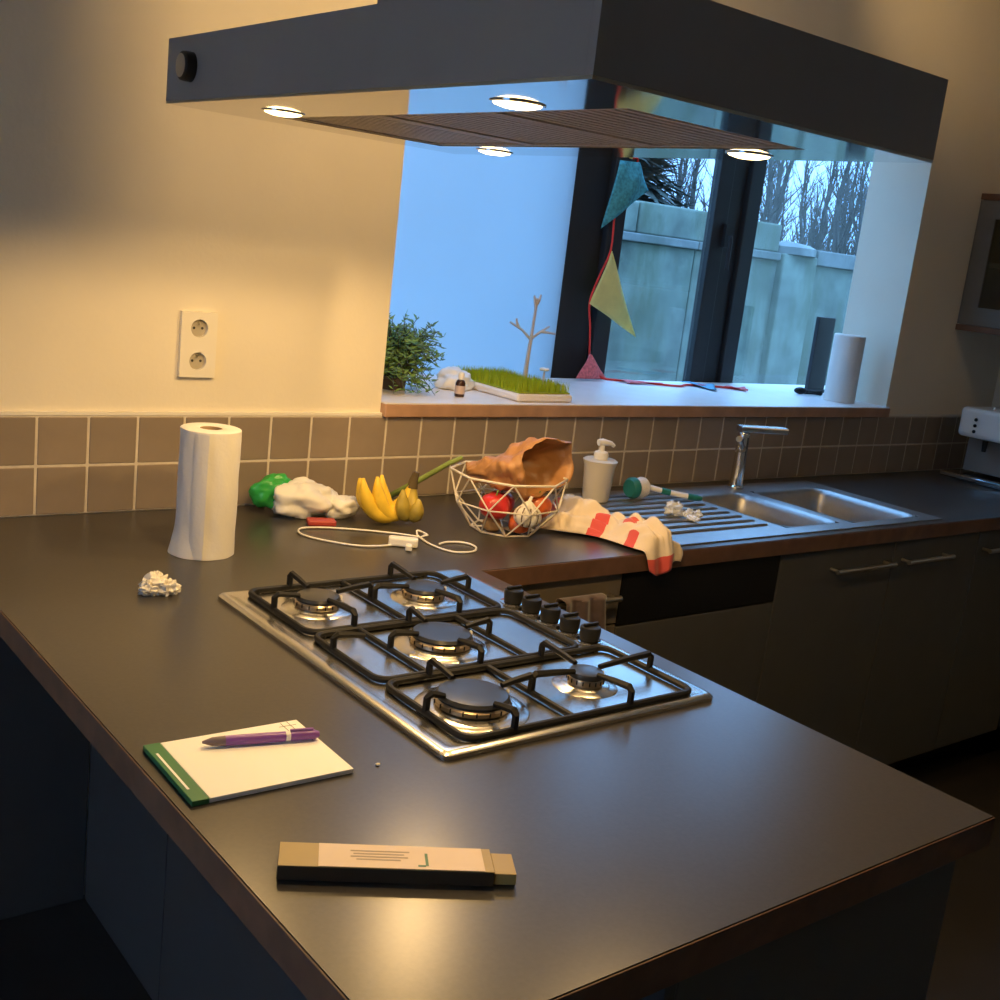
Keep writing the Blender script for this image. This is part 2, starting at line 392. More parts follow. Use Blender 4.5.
FY = -.598   # face of the fronts
def unit(name, label, x0, x1, fronts, col, cat='cabinet', group=None):
    t = thing(name, label, cat, ((x0+x1)/2, FY, 0), group=group)
    hw = (x1-x0)/2
    MB().box(-hw+.001, hw-.001, .020, .57, .13, .70).build('carcass', col, t)
    MB().box(-hw+.001, hw-.001, .12, .14, 0, .129).build('plinth', BLACKM, t)
    for fr in fronts:
        kind, z0, z1, m, ha = fr
        d = MB().box(-hw+.0015, hw-.0015, 0, .019, z0, z1).build(kind, m, t, bevel=.0015)
        if ha:
            hx0, hx1, hz = ha; c = (x0+x1)/2
            hx0 -= c; hx1 -= c
            MB().tube([(hx0+.012,-.001,hz),(hx0+.012,-.03,hz)], .005, 8).tube([(hx1-.012,-.001,hz),(hx1-.012,-.03,hz)], .005, 8).tube([(hx0,-.032,hz),(hx1,-.032,hz)], .007, 10).build('handle', NICKEL, d, smooth=True)
    return t
unit('base_cabinet', 'taupe base cabinet with bar handle and cloth, left of the dishwasher', .735, 1.139, [('drawer', .752, .874, CABT, (.80, 1.11, .825)), ('door', .13, .748, CABT, None)], CABD)
dw = unit('dishwasher', 'built-in dishwasher with black control strip under the worktop', 1.141, 1.715, [('control_strip', .745, .874, BLACKG, None), ('door', .13, .741, CABD, None)], CABD, 'dishwasher')
unit('base_cabinet', 'anthracite sink cabinet just right of the dishwasher', 1.717, 2.237, [('door', .13, .874, CABD, (1.93, 2.205, .815))], CABD, group='anthracite cabinets under the sink run')
unit('base_cabinet', 'anthracite cabinet right of the sink cabinet with left-set handle', 2.239, 2.699, [('door', .13, .874, CABD, (2.273, 2.514, .815))], CABD, group='anthracite cabinets under the sink run')
unit('base_cabinet', 'anthracite cabinet at the far right end of the sink run', 2.701, 3.098, [('door', .13, .874, CABD, (2.724, 2.96, .815))], CABD, group='anthracite cabinets under the sink run')
t = thing('corner_cabinet', 'anthracite corner cabinet under the coffee machine at right edge', 'cabinet', (3.11, -1.79, 0))
MB().box(.02, .59, .01, 1.76, .13, .875).build('carcass', CABD, t); MB().box(.10, .12, .01, 1.19, 0, .129).build('plinth', BLACKM, t)
for k in range(2): MB().box(0, .018, .01+k*.59, .597+k*.59, .13, .874).build('door', CABD, t, bevel=.0015)

# ---------------------------------------------------------------- sink
sk = thing('sink', 'stainless double-bowl sink with ribbed drainer set in the worktop', 'sink', (0,0,CZ))
B1 = (1.80, 2.040, -.535, -.165); B2 = (2.085, 2.425, -.545, -.165); zt = .004
r = MB()
X0, X1, Y0, Y1 = SX0-.012, SX1+.012, SY0-.010, SY1+.012
# rim plate with two openings
xs = [X0, B1[0], B1[1], B2[0], B2[1], X1]
r.box(X0, B1[0], Y0, Y1, .0006, zt)
r.box(B1[1], B2[0], Y0, Y1, .0006, zt); r.box(B2[1], X1, Y0, Y1, .0006, zt)
r.box(B1[0], B1[1], Y0, B1[2], .0006, zt); r.box(B1[0], B1[1], B1[3], Y1, .0006, zt)
r.box(B2[0], B2[1], Y0, B2[2], .0006, zt); r.box(B2[0], B2[1], B2[3], Y1, .0006, zt)
r.build('rim', STEELD, sk)
for k,B in enumerate((B1,B2)):
    q = MB(); d = -.17 if k else -.15; i = .018
    x0,x1,y0,y1 = B; tt=.0008
    # open tapered bowl with a rounded lip
    rings=[(-.004,zt+.0006),(0,zt+.0004),(.006,zt-.0015),(.012,zt-.0065),(.017,zt-.016),(.022,-.05),(.028,d+.03),(.040,d+.006),(.060,d)]
    vs=[]; fs=[]
    for off,z in rings:
        qq=rrect(x0+off,x1-off,y0+off,y1-off,max(.045-off*.3,.02),6); n=len(qq); vs+=[(x,y,z) for x,y in qq]
    for j in range(len(rings)-1):
        for kk in range(n): fs.append((j*n+kk,j*n+(kk+1)%n,(j+1)*n+(kk+1)%n,(j+1)*n+kk))
    fs.append(tuple(range((len(rings)-1)*n,len(rings)*n)))
    q.add(vs,fs); o = q.build('bowl', STEELD, sk, smooth='all')
    MB().lathe([(.036,d+.0015),(.030,d+.003),(.012,d+.0015)], 20, ((x0+x1)/2,(y0+y1)/2,0)).build('drain', CHROME, o, smooth=True)
for k in range(9):
    y = -.50+k*.045
    MB().tube([(1.32,y,zt+.0005),(1.34,y,zt+.002),(1.74,y,zt+.002),(1.76,y,zt+.0005)], .0045, 6).build('drainer_rib', STEELD, sk, smooth=True)
# tap
tp = thing('kitchen_tap', 'chrome single-lever tap with flat swung spout behind the sink', 'tap', (2.075, -.118, CZ+zt+.001))
MB().lathe([(.026,.0),(.026,.006),(.021,.010),(.019,.10),(.019,.160),(.0195,.172),(.017,.176)], 24).build('body', CHROME, tp, smooth=True)
MB().box(-.020,.150,-.019,.019,0,.020).build('spout', STEEL, tp, loc=(0,0,.177), bevel=.005).rotation_euler=(0,0,math.radians(-18))
lv = MB().tube([(-.012,-.012,.125),(-.026,-.022,.130)], .013, 12).tube([(-.024,-.020,.130),(-.050,-.036,.150),(-.080,-.050,.166)], [.009,.008,.010], 10)
lv.build('lever', CHROME, tp, smooth=True)

# ================================================================== HOOD
HZ0, HZ1 = 1.741, 1.845
hx0, hx1, hy0, hy1 = .076, .680, -1.490, -.412
hood = thing('cooker_hood', 'wide anthracite island cooker hood with four lit spots over the hob', 'cooker hood', (0,0,HZ0))
H = HZ1-HZ0; th = .012
MB().box(hx0, hx0+th, hy0+th+.0001, hy1-th-.0001, .0042, H).build('side_panel', HOODM, hood, bevel=.0004)
MB().box(hx1-th, hx1, hy0+th+.0001, hy1-th-.0001, .0042, H).build('side_panel', HOODM, hood, bevel=.0004)
MB().box(hx0, hx1, hy0, hy0+th, .0042, H).build('front_panel', HOODM, hood, bevel=.0004)
MB().box(hx0, hx1, hy1-th, hy1, .0042, H).build('back_panel', HOODM, hood, bevel=.0004)
MB().box(hx0+th, hx1-th, hy0+th, hy1-th, H-.012, H-.002).build('top_panel', HOODM, hood)
fx0, fx1, fy0, fy1 = .235, .565, -1.375, -.525
u = MB(); z0, z1 = .0, .004
ix0, ix1, iy0, iy1 = hx0+.0005, hx1-.0005, hy0+.0005, hy1-.0005
u.box(ix0, fx0, iy0, iy1, z0, z1); u.box(fx1, ix1, iy0, iy1, z0, z1); u.box(fx0, fx1, iy0, fy0, z0, z1); u.box(fx0, fx1, fy1, iy1, z0, z1)
u.build('underside', HOODU, hood)
nF = 3; L = (fy1-fy0)/nF
for k in range(nF):
    y0 = fy0+k*L
    ft = MB(); frame_rect2 = None
    ft.box(fx0+.002, fx1-.002, y0+.002, y0+L-.002, .0075, .013)
    ft.box(fx0+.002, fx0+.014, y0+.002, y0+L-.002, .0015, .0075); ft.box(fx1-.014, fx1-.002, y0+.002, y0+L-.002, .0015, .0075)
    ft.box(fx0+.014, fx1-.014, y0+.002, y0+.012, .0015, .0075); ft.box(fx0+.014, fx1-.014, y0+L-.012, y0+L-.002, .0015, .0075)
    for q in range(12):
        yy = y0+.022+q*(L-.044)/11
        ft.box(fx0+.014, fx1-.014, yy-.006, yy+.006, .0040, .0075)
    ft.build('grease_filter', FILTM, hood)
BULB = emit('halogen', (1.0, 0.74, 0.36), 7.0)
spots = [(.186,-.626),(.183,-1.238),(.628,-.612),(.618,-1.232)]
for k,(x,y) in enumerate(spots):
    ring = MB().lathe([(.035,-.0002),(.035,-.0012),(.033,-.0020),(.031,-.0014),(.031,-.0002)], 24, (x,y,0)).build('lamp_ring', CHROME, hood, smooth=True)
    MB().lathe([(.0305,-.0004),(.029,-.0030),(.018,-.0060),(.004,-.0070)], 20, (x,y,0)).build('lamp_glass', BULB, ring, smooth=True)
    lamp('hood_spot', 'SPOT', (x,y,-.032), P_SPOT, WARM, hood, size=.022, angle=152, blend=.35, target=(x,y,-1))
kn = MB().lathe([(.0235,.0),(.0235,-.010),(.0225,-.016),(.020,-.0175)], 28, (hx0,-.512,.054), axis='x').build('control_knob', BLACKM, hood, smooth=True)
MB().lathe([(.0185,-.0176),(.0185,-.019)], 28, (hx0,-.512,.054), axis='x').build('knob_face', STEEL, kn, smooth=True)
# chimney
MB().box(.215, .541, -1.13, -.838, H+.0005, ZC-HZ0-.001).build('chimney', HOODM, hood, bevel=.002)

# out of frame: wall-washer over the hood; the other lamps are added fill
c2 = thing('ceiling_spotlight', 'added unseen ceiling spotlight over the sink brightening the right wall', 'lamp', (2.3,-.9,ZC))  # added spotlight, lifts the upper right wall
MB().lathe([(.05,-.001),(.05,-.02),(.035,-.025)], 20).build('mount', PLASTW, c2, smooth=True)
MB().lathe([(.03,-.026),(.04,-.04),(.045,-.09),(.040,-.09),(.035,-.045)], 20, close=False).build('shade', PLASTW, c2, smooth=True)
lamp('ceiling_spot', 'SPOT', (0.02,.02,-.10), P_RIGHT, WARM, c2, size=.05, angle=85, blend=1.0, target=(.75,.9,.12))
cl = thing('ceiling_spotlight', 'ceiling spotlight above the hood aimed at the back wall', 'lamp', (.70,-1.20,ZC))
MB().lathe([(.05,-.001),(.05,-.02),(.035,-.025)], 20).build('mount', PLASTW, cl, smooth=True)
sh = MB().lathe([(.03,-.026),(.04,-.04),(.045,-.09),(.040,-.09),(.035,-.045)], 20, close=False).build('shade', PLASTW, cl, smooth=True)
lamp('ceiling_spot', 'SPOT', (0,.02,-.10), P_WALL, WARM, cl, size=.06, angle=140, blend=1.0, target=(-.05,1.20,-.25))
pl = thing('added_pendant', 'added white pendant lamp, unseen at the right of the room', 'lamp', (2.9,-1.75,ZC))  # added lamp, fill for the cabinet fronts at the right
MB().tube([(0,0,-.001),(0,0,-.55)], .004, 6).build('flex', PLASTW, pl)
MB().lathe([(.03,-.55),(.06,-.57),(.17,-.70),(.165,-.70),(.055,-.58),(.028,-.56)], 28, close=False).build('shade', PLASTW, pl, smooth=True)
fl_ = thing('added_floor_lamp', 'added slim floor lamp with white shade, unseen at the left', 'lamp', (-2.7,-1.7,0))  # added lamp, gives the hood's left face warm fill
MB().lathe([(.14,.001),(.14,.02),(.02,.03)], 24).build('base', BLACKM, fl_, smooth=True)
MB().tube([(0,0,.03),(0,0,1.55)], .011, 8).build('pole', BLACKM, fl_, smooth=True)
MB().lathe([(.13,1.50),(.17,1.78)], 28, close=False).build('shade', OPAL, fl_, smooth=True)
lamp('added_floor_bulb', 'POINT', (0,0,1.66), P_LEFT, WARM, fl_, size=.05)
lamp('added_pendant_bulb', 'POINT', (0,0,-.72), P_ROOM, WARM, pl, size=.05)

# ================================================================== HOB
hob = thing('gas_hob', 'stainless five-burner gas hob with black pan supports on the peninsula', 'hob', ((HX0+HX1)/2, (HY0+HY1)/2, CZ+.0005))
ox, oy = (HX0+HX1)/2, (HY0+HY1)/2
hwx, hwy = (HX1-HX0)/2, (HY1-HY0)/2
p = MB()
rings = [(0,.0),(0,.006),(.004,.0095),(.012,.0105),(.020,.0085),(.026,.0075)]
n = None; vs=[]; fs=[]
for d,z in rings:
    q = rrect(-hwx+d, hwx-d, -hwy+d, hwy-d, max(.014-d*.3,.006)); n=len(q); vs += [(x,y,z) for x,y in q]
for j in range(len(rings)-1):
    for k in range(n): fs.append((j*n+k, j*n+(k+1)%n, (j+1)*n+(k+1)%n, (j+1)*n+k))
fs.append(tuple(range(n-1,-1,-1))); fs.append(tuple(range((len(rings)-1)*n, len(rings)*n)))
p.add(vs, fs); p.build('plate', STEEL, hob, smooth=True)
burners = [((.261,-.735),.036,.050),((.475,-.748),.036,.050),((.362,-.965),.047,.066),((.258,-1.192),.050,.072),((.478,-1.190),.026,.040)]
for (bx,by),rc,rb in burners:
    bx-=ox; by-=oy
    bd = MB().lathe([(rb+.012,.0072),(rb+.010,.0090),(rb,.0100),(rb*.92,.0115),(rb*.9,.0120)], 36, (bx,by,0)).build('burner', STEEL, hob, smooth=True)
    MB().lathe([(rc*1.02,.0122),(rc*1.10,.0150),(rc*1.12,.0210),(rc*1.05,.0240)], 36, (bx,by,0)).build('burner_ring', STEELW, bd, smooth=True)
    MB().lathe([(rc*1.06,.0242),(rc*1.08,.0275),(rc*1.00,.0320),(rc*.75,.0335),(rc*.05,.0337)], 36, (bx,by,0)).build('burner_cap', CAPM, bd, smooth=True)
    MB().lathe([(.003,.0118),(.003,.026),(.002,.028)], 8, (bx+rc*1.2,by-.004,0)).build('igniter', PLASTW, bd)
    notch = MB()
    for k in range(18):
        a = 2*math.pi*k/18
        notch.box(-.0012,.0012,-.0012,.0012,.0152,.0235) if False else notch.tube([(bx+rc*1.115*math.cos(a),by+rc*1.115*math.sin(a),.0165),(bx+rc*1.115*math.cos(a),by+rc*1.115*math.sin(a),.0225)], .0013, 5)
    notch.build('flame_port', BLACKM, bd)
# three pan supports
def rodloop(mb, x0,x1,y0,y1,z,r=.0055,rad=.022):
    mb.tube([(x,y,z) for x,y in rrect(x0,x1,y0,y1,rad,5)], r, 8, closed=True)
def finger(mb, px,py,tx,ty,L,z=.0140,h=.027):
    d = Vector((tx-px,ty-py)); d.normalize()
    mb.tube([(px,py,z-.002),(px,py,z+h*.8),(px+d.x*.006,py+d.y*.006,z+h),(px+d.x*L*.55,py+d.y*L*.55,z+h-.003),(px+d.x*L,py+d.y*L,z+h-.007)], [.0058,.0058,.0058,.0055,.0045], 6)
def foot(mb,x,y): mb.tube([(x,y,.0078),(x,y,.0140)], .006, 8)
gz = .0140
supports = [('far', .178, .575, -.858, -.632), ('mid', .178, .575, -1.072, -.868), ('near', .178, .618, -1.289, -1.082)]
for nm,x0,x1,y0,y1 in supports:
    s_ = MB(); x0-=ox;x1-=ox;y0-=oy;y1-=oy
    rodloop(s_, x0,x1,y0,y1,gz)
    o = s_.build('pan_support', IRON, hob, smooth=True)
    for x in (x0+.02,x1-.02):
        for y in (y0,y1):
            ft = MB(); foot(ft,x,y); ft.build('foot', BLACKM, o, smooth=True)
    cs = [(b_[0][0]-ox, b_[0][1]-oy, b_[1]) for b_ in burners if y0 < b_[0][1]-oy < y1]
    if len(cs) == 2:
        xm = (cs[0][0]+cs[1][0])/2
        MB().tube([(xm,y0+.004,gz),(xm,y1-.004,gz)], .0050, 8).build('cross_bar', IRON, o, smooth=True)
        for i,(cx,cy,rc) in enumerate(cs):
            xa = x0 if i==0 else xm; xb = xm if i==0 else x1
            for (px,py) in ((xa,cy),(xb,cy),(cx,y0),(cx,y1)):
                L = max(.022, math.hypot(px-cx,py-cy)-rc*1.02)
                f_ = MB(); finger(f_,px,py,cx,cy,L); f_.build('finger', IRON, o, smooth=True)
    else:
        cx,cy,rc = cs[0]
        for xx in (cx-.098, cx+.098):
            MB().tube([(xx,y0+.004,gz),(xx,y1-.004,gz)], .0050, 8).build('cross_bar', IRON, o, smooth=True)
        for (px,py) in ((cx-.098,cy),(cx+.098,cy),(cx,y0),(cx,y1)):
            L = max(.022, math.hypot(px-cx,py-cy)-rc*1.02)
            f_ = MB(); finger(f_,px,py,cx,cy,L); f_.build('finger', IRON, o, smooth=True)
        f_ = MB(); finger(f_, x0, cy+.03, x0+.1, cy+.03, .055, h=.024); f_.build('finger', IRON, o, smooth=True)
for k in range(5):
    kx, ky = .6265-ox, -.822-.0535*k-oy
    kb = MB().lathe([(.0235,.0076),(.0235,.0095),(.020,.0105)], 24, (kx,ky,0)).build('knob_base', STEELP, hob, smooth=True)
    k2 = MB().lathe([(.0165,.0106),(.0175,.013),(.0185,.028),(.0175,.033),(.013,.0345)], 24, (kx,ky,0)).build('knob', BLACKM, hob, smooth=True)
    MB().box(kx-.0165,kx+.0165,ky-.003,ky+.003,.0345,.040).build('knob_grip', BLACKM, k2, bevel=.0015)

# ================================================================== THINGS ON THE WORKTOP
# kitchen roll
kr = thing('kitchen_roll', 'standing white kitchen paper roll on the worktop near the socket', 'kitchen roll', (.226,-.342,CZ+.0008))
def rollfn(u,v):
    a = 2*math.pi*u; r = .0575 + .012*max(0,1-v*4.0)**1.5*(0.5+0.5*math.cos(a-2.6)) + .0006*math.sin(9*a+v*14)
    return (r*math.cos(a), r*math.sin(a), .247*v)
m_ = MB(); m_.grid(rollfn, 48, 24, wrap=True); m_.build('paper_sheet', PAPERW, kr, smooth='all')
MB().lathe([(.0572,.2468),(.054,.2485),(.024,.2485),(.0215,.2465),(.0212,.10)], 40, close=False).build('roll_end', PAPERW, kr, smooth=True)
MB().lathe([(.021,.003),(.021,.2475),(.019,.2475),(.019,.003)], 28, close=False).build('core', CARD, kr, smooth=True)
lo = MB(); lo.grid(lambda u,v: ((.0590+.010*u)*math.cos(3.75+u*.5), (.0590+.010*u)*math.sin(3.75+u*.5), .002+.243*v), 8, 8); lo.build('loose_edge', PAPERW, kr, smooth='all')

def crumple(name, label, cat, loc, r, m, disp=.55, freq=2.6, seed=1, parts=None, flatz=0.002, nu=40, nv=28):
    o = MB().ball((0,0,r[2]*.8), r, nu, nv, disp, freq, seed)
    # flatten what would go below the surface
    o.v = [(x,y,max(z,flatz*.3)) for x,y,z in o.v]
    ob = o.build(name, m, None, loc, smooth='all'); tag(ob, label, cat); return ob
TISSUE = mat('tissue', (0.80,0.76,0.68), 0.9, var=.05, bump=.5, bscale=90)
def tissue(loc):
    ob = MB()
    for k,(dx,dy,rx,ry,rz,s) in enumerate(((0,0,.024,.02,.017,3.1),(.018,-.014,.017,.012,.013,5.5),(-.016,-.006,.015,.012,.012,8.2),(.004,.016,.012,.015,.018,2.2))):
        q = MB().ball((dx,dy,rz*.85), (rx,ry,rz), 26, 18, .75, 2.8, s); q.v = [(x,y,max(z,.0006)) for x,y,z in q.v]; ob.add(q.v,q.f)
    o = ob.build('crumpled_tissue', TISSUE, None, loc, smooth=True); return o
tag(tissue((.045,-.555,CZ)), 'small crumpled white tissue on the worktop in front of the roll', 'tissue')

# crumpled carrier bag, white and green, with a red pack under it
BAGW = mat('bag_white', (0.90,0.89,0.86), 0.35, var=.03, bump=.3, bscale=40, trans=.15)
BAGG = mat('bag_green', (0.03,0.36,0.06), 0.35, var=.15, scale=20)
bag = thing('plastic_bag', 'crumpled white and green plastic bag against the tiles', 'bag', (.560,-.125,CZ+.0005))
q = MB().ball((0,0,.036), (.075,.055,.046), 60, 40, .40, 1.5, 4.0, .13)
q.v = [(x,y,max(z,.001)) for x,y,z in q.v]; q.build('bag_body', BAGW, bag, smooth='all')
q = MB().ball((-.058,.040,.048), (.052,.034,.040), 44, 30, .30, 1.5, 9.0, .12); q.v=[(x,y,max(z,.001)) for x,y,z in q.v]; q.build('green_print', BAGG, bag, smooth='all')
q = MB().ball((.082,-.030,.026), (.046,.036,.026), 44, 30, .4, 1.7, 6.0, .14); q.v=[(x,y,max(z,.001)) for x,y,z in q.v]; q.build('bag_handle', BAGW, bag, smooth='all')
REDP = mat('red_pack', (0.45,0.06,0.05), 0.4, var=.1)
rp_ = MB().box(-.032,.032,-.016,.016,0,.014).build('snack_pack', REDP, None, (.560,-.212,CZ+.0006), bevel=.004); rp_.rotation_euler=(0,0,-.35)
tag(rp_, 'small flat red packet lying in front of the plastic bag', 'packet')

# bananas
YEL = mat('banana_yellow', (0.80,0.55,0.05), 0.5, var=.12, scale=30)
OLV = mat('banana_olive', (0.42,0.32,0.05), 0.5, var=.25, scale=30)
STM = mat('banana_stem', (0.10,0.07,0.03), 0.8, var=.3)
bn = thing('banana_bunch', 'bunch of ripe yellow bananas with olive stem, beside the wire basket', 'bananas', (.712,-.215,CZ+.0005))
hub = Vector((.058,-.035,.100))
def banana(tip, sag, rmax=.0180, n=16):
    # hangs from the hub, rests on the worktop, tip curving up
    T_ = Vector(tip); pts=[]; rad=[]
    mid = Vector(((hub.x+T_.x)/2, (hub.y+T_.y)/2, sag))
    for k in range(n+1):
        s_ = k/n
        p_ = hub*(1-s_)**3 + (Vector((hub.x*.85+T_.x*.15, hub.y*.85+T_.y*.15, sag)))*3*s_*(1-s_)**2 + Vector((hub.x*.1+T_.x*.9, hub.y*.1+T_.y*.9, sag))*3*s_*s_*(1-s_) + T_*s_**3
        pts.append(p_)
        rad.append(rmax*min(1, .45+2.2*s_)*(1 if s_<.80 else max(.20, 1-((s_-.80)/.20)**1.6*.85)))
    return MB().tube(pts, rad, 8)
for tip,sag,m in (((-.062,-.012,.108),-.008,YEL),((-.030,-.020,.112),-.004,YEL),((-.008,-.004,.112),.000,YEL),((-.045,.030,.098),-.004,YEL),((.020,-.055,.088),.006,OLV),((.050,-.078,.070),.010,OLV)):
    b_ = banana(tip,sag)
    b_.v = [(x,y,max(z,.0008)) for x,y,z in b_.v]
    b_.build('banana', m, bn, smooth='all')
MB().tube([hub+Vector((0,0,-.014)),hub+Vector((.002,0,.006)),hub+Vector((.006,-.002,.024))],[.013,.010,.008],10).build('stem', STM, bn, smooth=True)

# white charging cable with plug
cable_pts = [(.640,-.405),(.56,-.395),(.50,-.335),(.475,-.275),(.50,-.235),(.56,-.245),(.64,-.29),(.70,-.335),(.735,-.375),(.742,-.345),(.735,-.335),(.722,-.372),(.715,-.43),(.73,-.485),(.775,-.495),(.805,-.465),(.80,-.43),(.765,-.415),(.735,-.425)]
def smooth_path(P, sub=6, z=None):
    out=[]; n=len(P)
    V=[Vector((p[0],p[1],(p[2] if len(p)>2 else 0))) for p in P]
    for i in range(n-1):
        p0=V[max(i-1,0)];p1=V[i];p2=V[i+1];p3=V[min(i+2,n-1)]
        for k in range(sub):
            t=k/sub
            out.append(.5*((2*p1)+(-p0+p2)*t+(2*p0-5*p1+4*p2-p3)*t*t+(-p0+3*p1-3*p2+p3)*t**3))
    out.append(V[-1]); return out
cb = thing('charging_cable', 'white charging cable with plug looping across the worktop behind the hob', 'cable', (.64,-.40,CZ+.0005))
path = [Vector((p.x-.64,p.y+.40,.0026+(.006 if 46<i<62 else 0))) for i,p in enumerate(smooth_path(cable_pts))]
MB().tube(path, .0024, 6).build('cord', PLASTW, cb, smooth='all')
pg = MB().box(-.032,.032,-.012,.012,.0005,.020).build('plug_body', PLASTW, cb, loc=(.010,-.010,0), bevel=.004); pg.rotation_euler=(0,0,-.62)
MB().box(-.010,.010,-.007,.007,.002,.014).build('connector', PLASTW, cb, loc=(.002,-.045,0), bevel=.002).rotation_euler=(0,0,.9)

# wire fruit basket and its contents
WIRE = mat('cream_wire', (0.74,0.68,0.56), 0.4, var=.02)
bc = Vector((.975,-.345,CZ+.0005))
bk = thing('wire_basket', 'cream faceted wire fruit basket on the worktop before the tiles', 'basket', tuple(bc))
N=8; wr=.0023
top=[Vector((.138*math.cos(2*math.pi*k/N+.2),.138*math.sin(2*math.pi*k/N+.2),.135)) for k in range(N)]
midr=[Vector((.128*math.cos(2*math.pi*(k+.5)/N+.2),.128*math.sin(2*math.pi*(k+.5)/N+.2),.068)) for k in range(N)]
bot=[Vector((.078*math.cos(2*math.pi*k/N+.2),.078*math.sin(2*math.pi*k/N+.2),.0028)) for k in range(N)]
MB().tube(top, wr*1.3, 6, closed=True).build('rim', WIRE, bk, smooth=True)
MB().tube(bot, wr, 6, closed=True).build('base_ring', WIRE, bk, smooth=True)
for k in range(N):
    for a,b_ in ((top[k],midr[k]),(top[(k+1)%N],midr[k]),(midr[k],bot[k]),(midr[k],bot[(k+1)%N]),(midr[k],midr[(k+1)%N])):
        MB().tube([a,b_], wr*.9, 6).build('wire', WIRE, bk, smooth=True)
for k in range(0,N//2):
    MB().tube([bot[k],bot[(k+N//2)%N]], wr*.9, 6).build('base_wire', WIRE, bk, smooth=True)
def fruit(name, label, cat, off, r, m, disp=.06, seed=1, stalk=None, group=None):
    t_ = thing(name, label, cat, (bc.x+off[0], bc.y+off[1], CZ+.006+off[2]), group=group)
    def fn(u,v):
        th=math.pi*v; a=2*math.pi*u; rr=math.sin(th)*(1+disp*math.cos(5*a+seed)*math.sin(th)**2)
        zz=-math.cos(th)*(1-.16*max(0,math.cos(th))**6-.22*max(0,-math.cos(th))**8)
        return (r*rr*math.cos(a), r*rr*math.sin(a), r*.92*(1+zz))
    g_=MB(); g_.grid(fn,24,14,wrap=True); g_.build('flesh', m, t_, smooth='all')
    MB().tube([(0,0,r*1.55),(.002,0,r*1.75),(.006,.002,r*1.95)], [.0025,.002,.002], 6).build('stalk', stalk or STM, t_)
    return t_
RED=mat('red_skin',(0.62,0.035,0.035),0.28,var=.2,scale=25); ORG=mat('orange_skin',(0.62,0.13,0.035),0.32,var=.2,scale=25); TAN=mat('tan_skin',(0.50,0.30,0.13),0.8,var=.15,scale=30)
GRNST=mat('green_stalk',(0.12,0.22,0.05),0.7)
fruit('tomato','large red tomato at the left side of the wire basket','tomato',(-.060,-.035,.030),.036,RED,.05,1,GRNST)
fruit('tomato','dark red tomato in the middle of the wire basket behind the garlic','tomato',(-.005,.015,.026),.034,RED,.05,2,GRNST)
fruit('tomato','orange-red tomato at the right side of the wire basket','tomato',(.055,-.050,.030),.034,ORG,.05,3,GRNST)
fruit('tomato','small orange tomato low in the basket under the garlic','tomato',(-.004,-.062,.0),.026,ORG,.05,4,GRNST)
fruit('tomato','second orange tomato low at the right in the basket','tomato',(.045,-.005,.0),.026,ORG,.05,5,GRNST)
fruit('potato','tan potato at the bottom left of the wire basket','potato',(-.052,-.022,-.002),.021,TAN,.1,6)
GARL=mat('garlic_skin',(0.80,0.76,0.66),0.6,var=.1,scale=30); GARS=mat('garlic_streak',(0.22,0.17,0.12),0.8)
gl=thing('garlic_bulb','pale streaked garlic bulb at the front of the wire basket','garlic',(bc.x-.004,bc.y-.088,CZ+.030))
def gfn(u,v):
    th=math.pi*v; a=2*math.pi*u; r=.030*math.sin(th)**.8*(1+.10*math.cos(8*a)); z=.026*(1-math.cos(th))+(.012*max(0,v-.85)/.15)
    return (r*math.cos(a), r*math.sin(a), z)
g_=MB(); g_.grid(gfn,48,18,wrap=True); g_.build('bulb',GARL,gl,smooth='all')
for k in range(8):
    a=2*math.pi*(k+.5)/8
    MB().tube([(.0272*math.sin(math.pi*s)**.8*math.cos(a),.0272*math.sin(math.pi*s)**.8*math.sin(a),.026*(1-math.cos(math.pi*s))) for s in (.2,.35,.5,.65,.8)],.0022,5).build('clove_seam',GARS,gl,smooth='all')
MB().tube([(0,0,.050),(.004,.002,.062),(.010,.004,.070)],[.006,.0045,.004],8).build('neck',GARL,gl,smooth=True)
# crumpled brown paper bag, mouth to the right
KRAFT=mat('kraft_paper',(0.46,0.23,0.09),0.42,var=.15,scale=14,bump=.8,bscale=45,trans=.1)
p0=Vector((-.055,.085,.118)); p1=Vector((.058,-.070,.170))
ax=(p1-p0); Lb=ax.length; axn=ax.normalized(); sdv=axn.cross(Vector((0,0,1))).normalized(); upv=sdv.cross(axn)
def bagfn(u,v):
    a=2*math.pi*u
    w_=.022+.050*min(1,v*1.6)**.7; h_=.012+.048*min(1,v*1.25)
    cr=noise.noise(Vector((math.cos(a)*1.6,math.sin(a)*1.6,v*3.2)))*.020 + (abs(noise.noise(Vector((math.cos(a)*3,math.sin(a)*3,v*7+5))))-.2)*.016
    c_,s_=math.cos(a),math.sin(a)
    end = (.012*s_+.010*math.cos(3*a+.5)-.050*c_)*v**2
    P=p0+axn*(Lb*v+end)+sdv*(w_+cr)*c_+upv*(h_+cr)*s_
    return (P.x,P.y,P.z)
g_=MB(); g_.grid(bagfn,44,30,wrap=True)
pb=g_.build('paper_bag',KRAFT,None,tuple(bc),smooth='all',solid=.0008)
tag(pb,'crumpled brown paper bag sticking out of the wire basket','paper bag')
# spring onion / leek stalk leaning from the basket
LEEK=mat('leek_green',(0.20,0.27,0.06),0.6,var=.2,scale=25)
MBL=MB().tube([(.790,-.10,CZ+.020),(.845,-.165,CZ+.082),(.890,-.222,CZ+.137),(.908,-.245,CZ+.155)],[.008,.007,.006,.005],8)
tag(MBL.build('leek',LEEK,None,smooth='all'),'thin green leek stalk leaning from the tiles into the basket','vegetable')

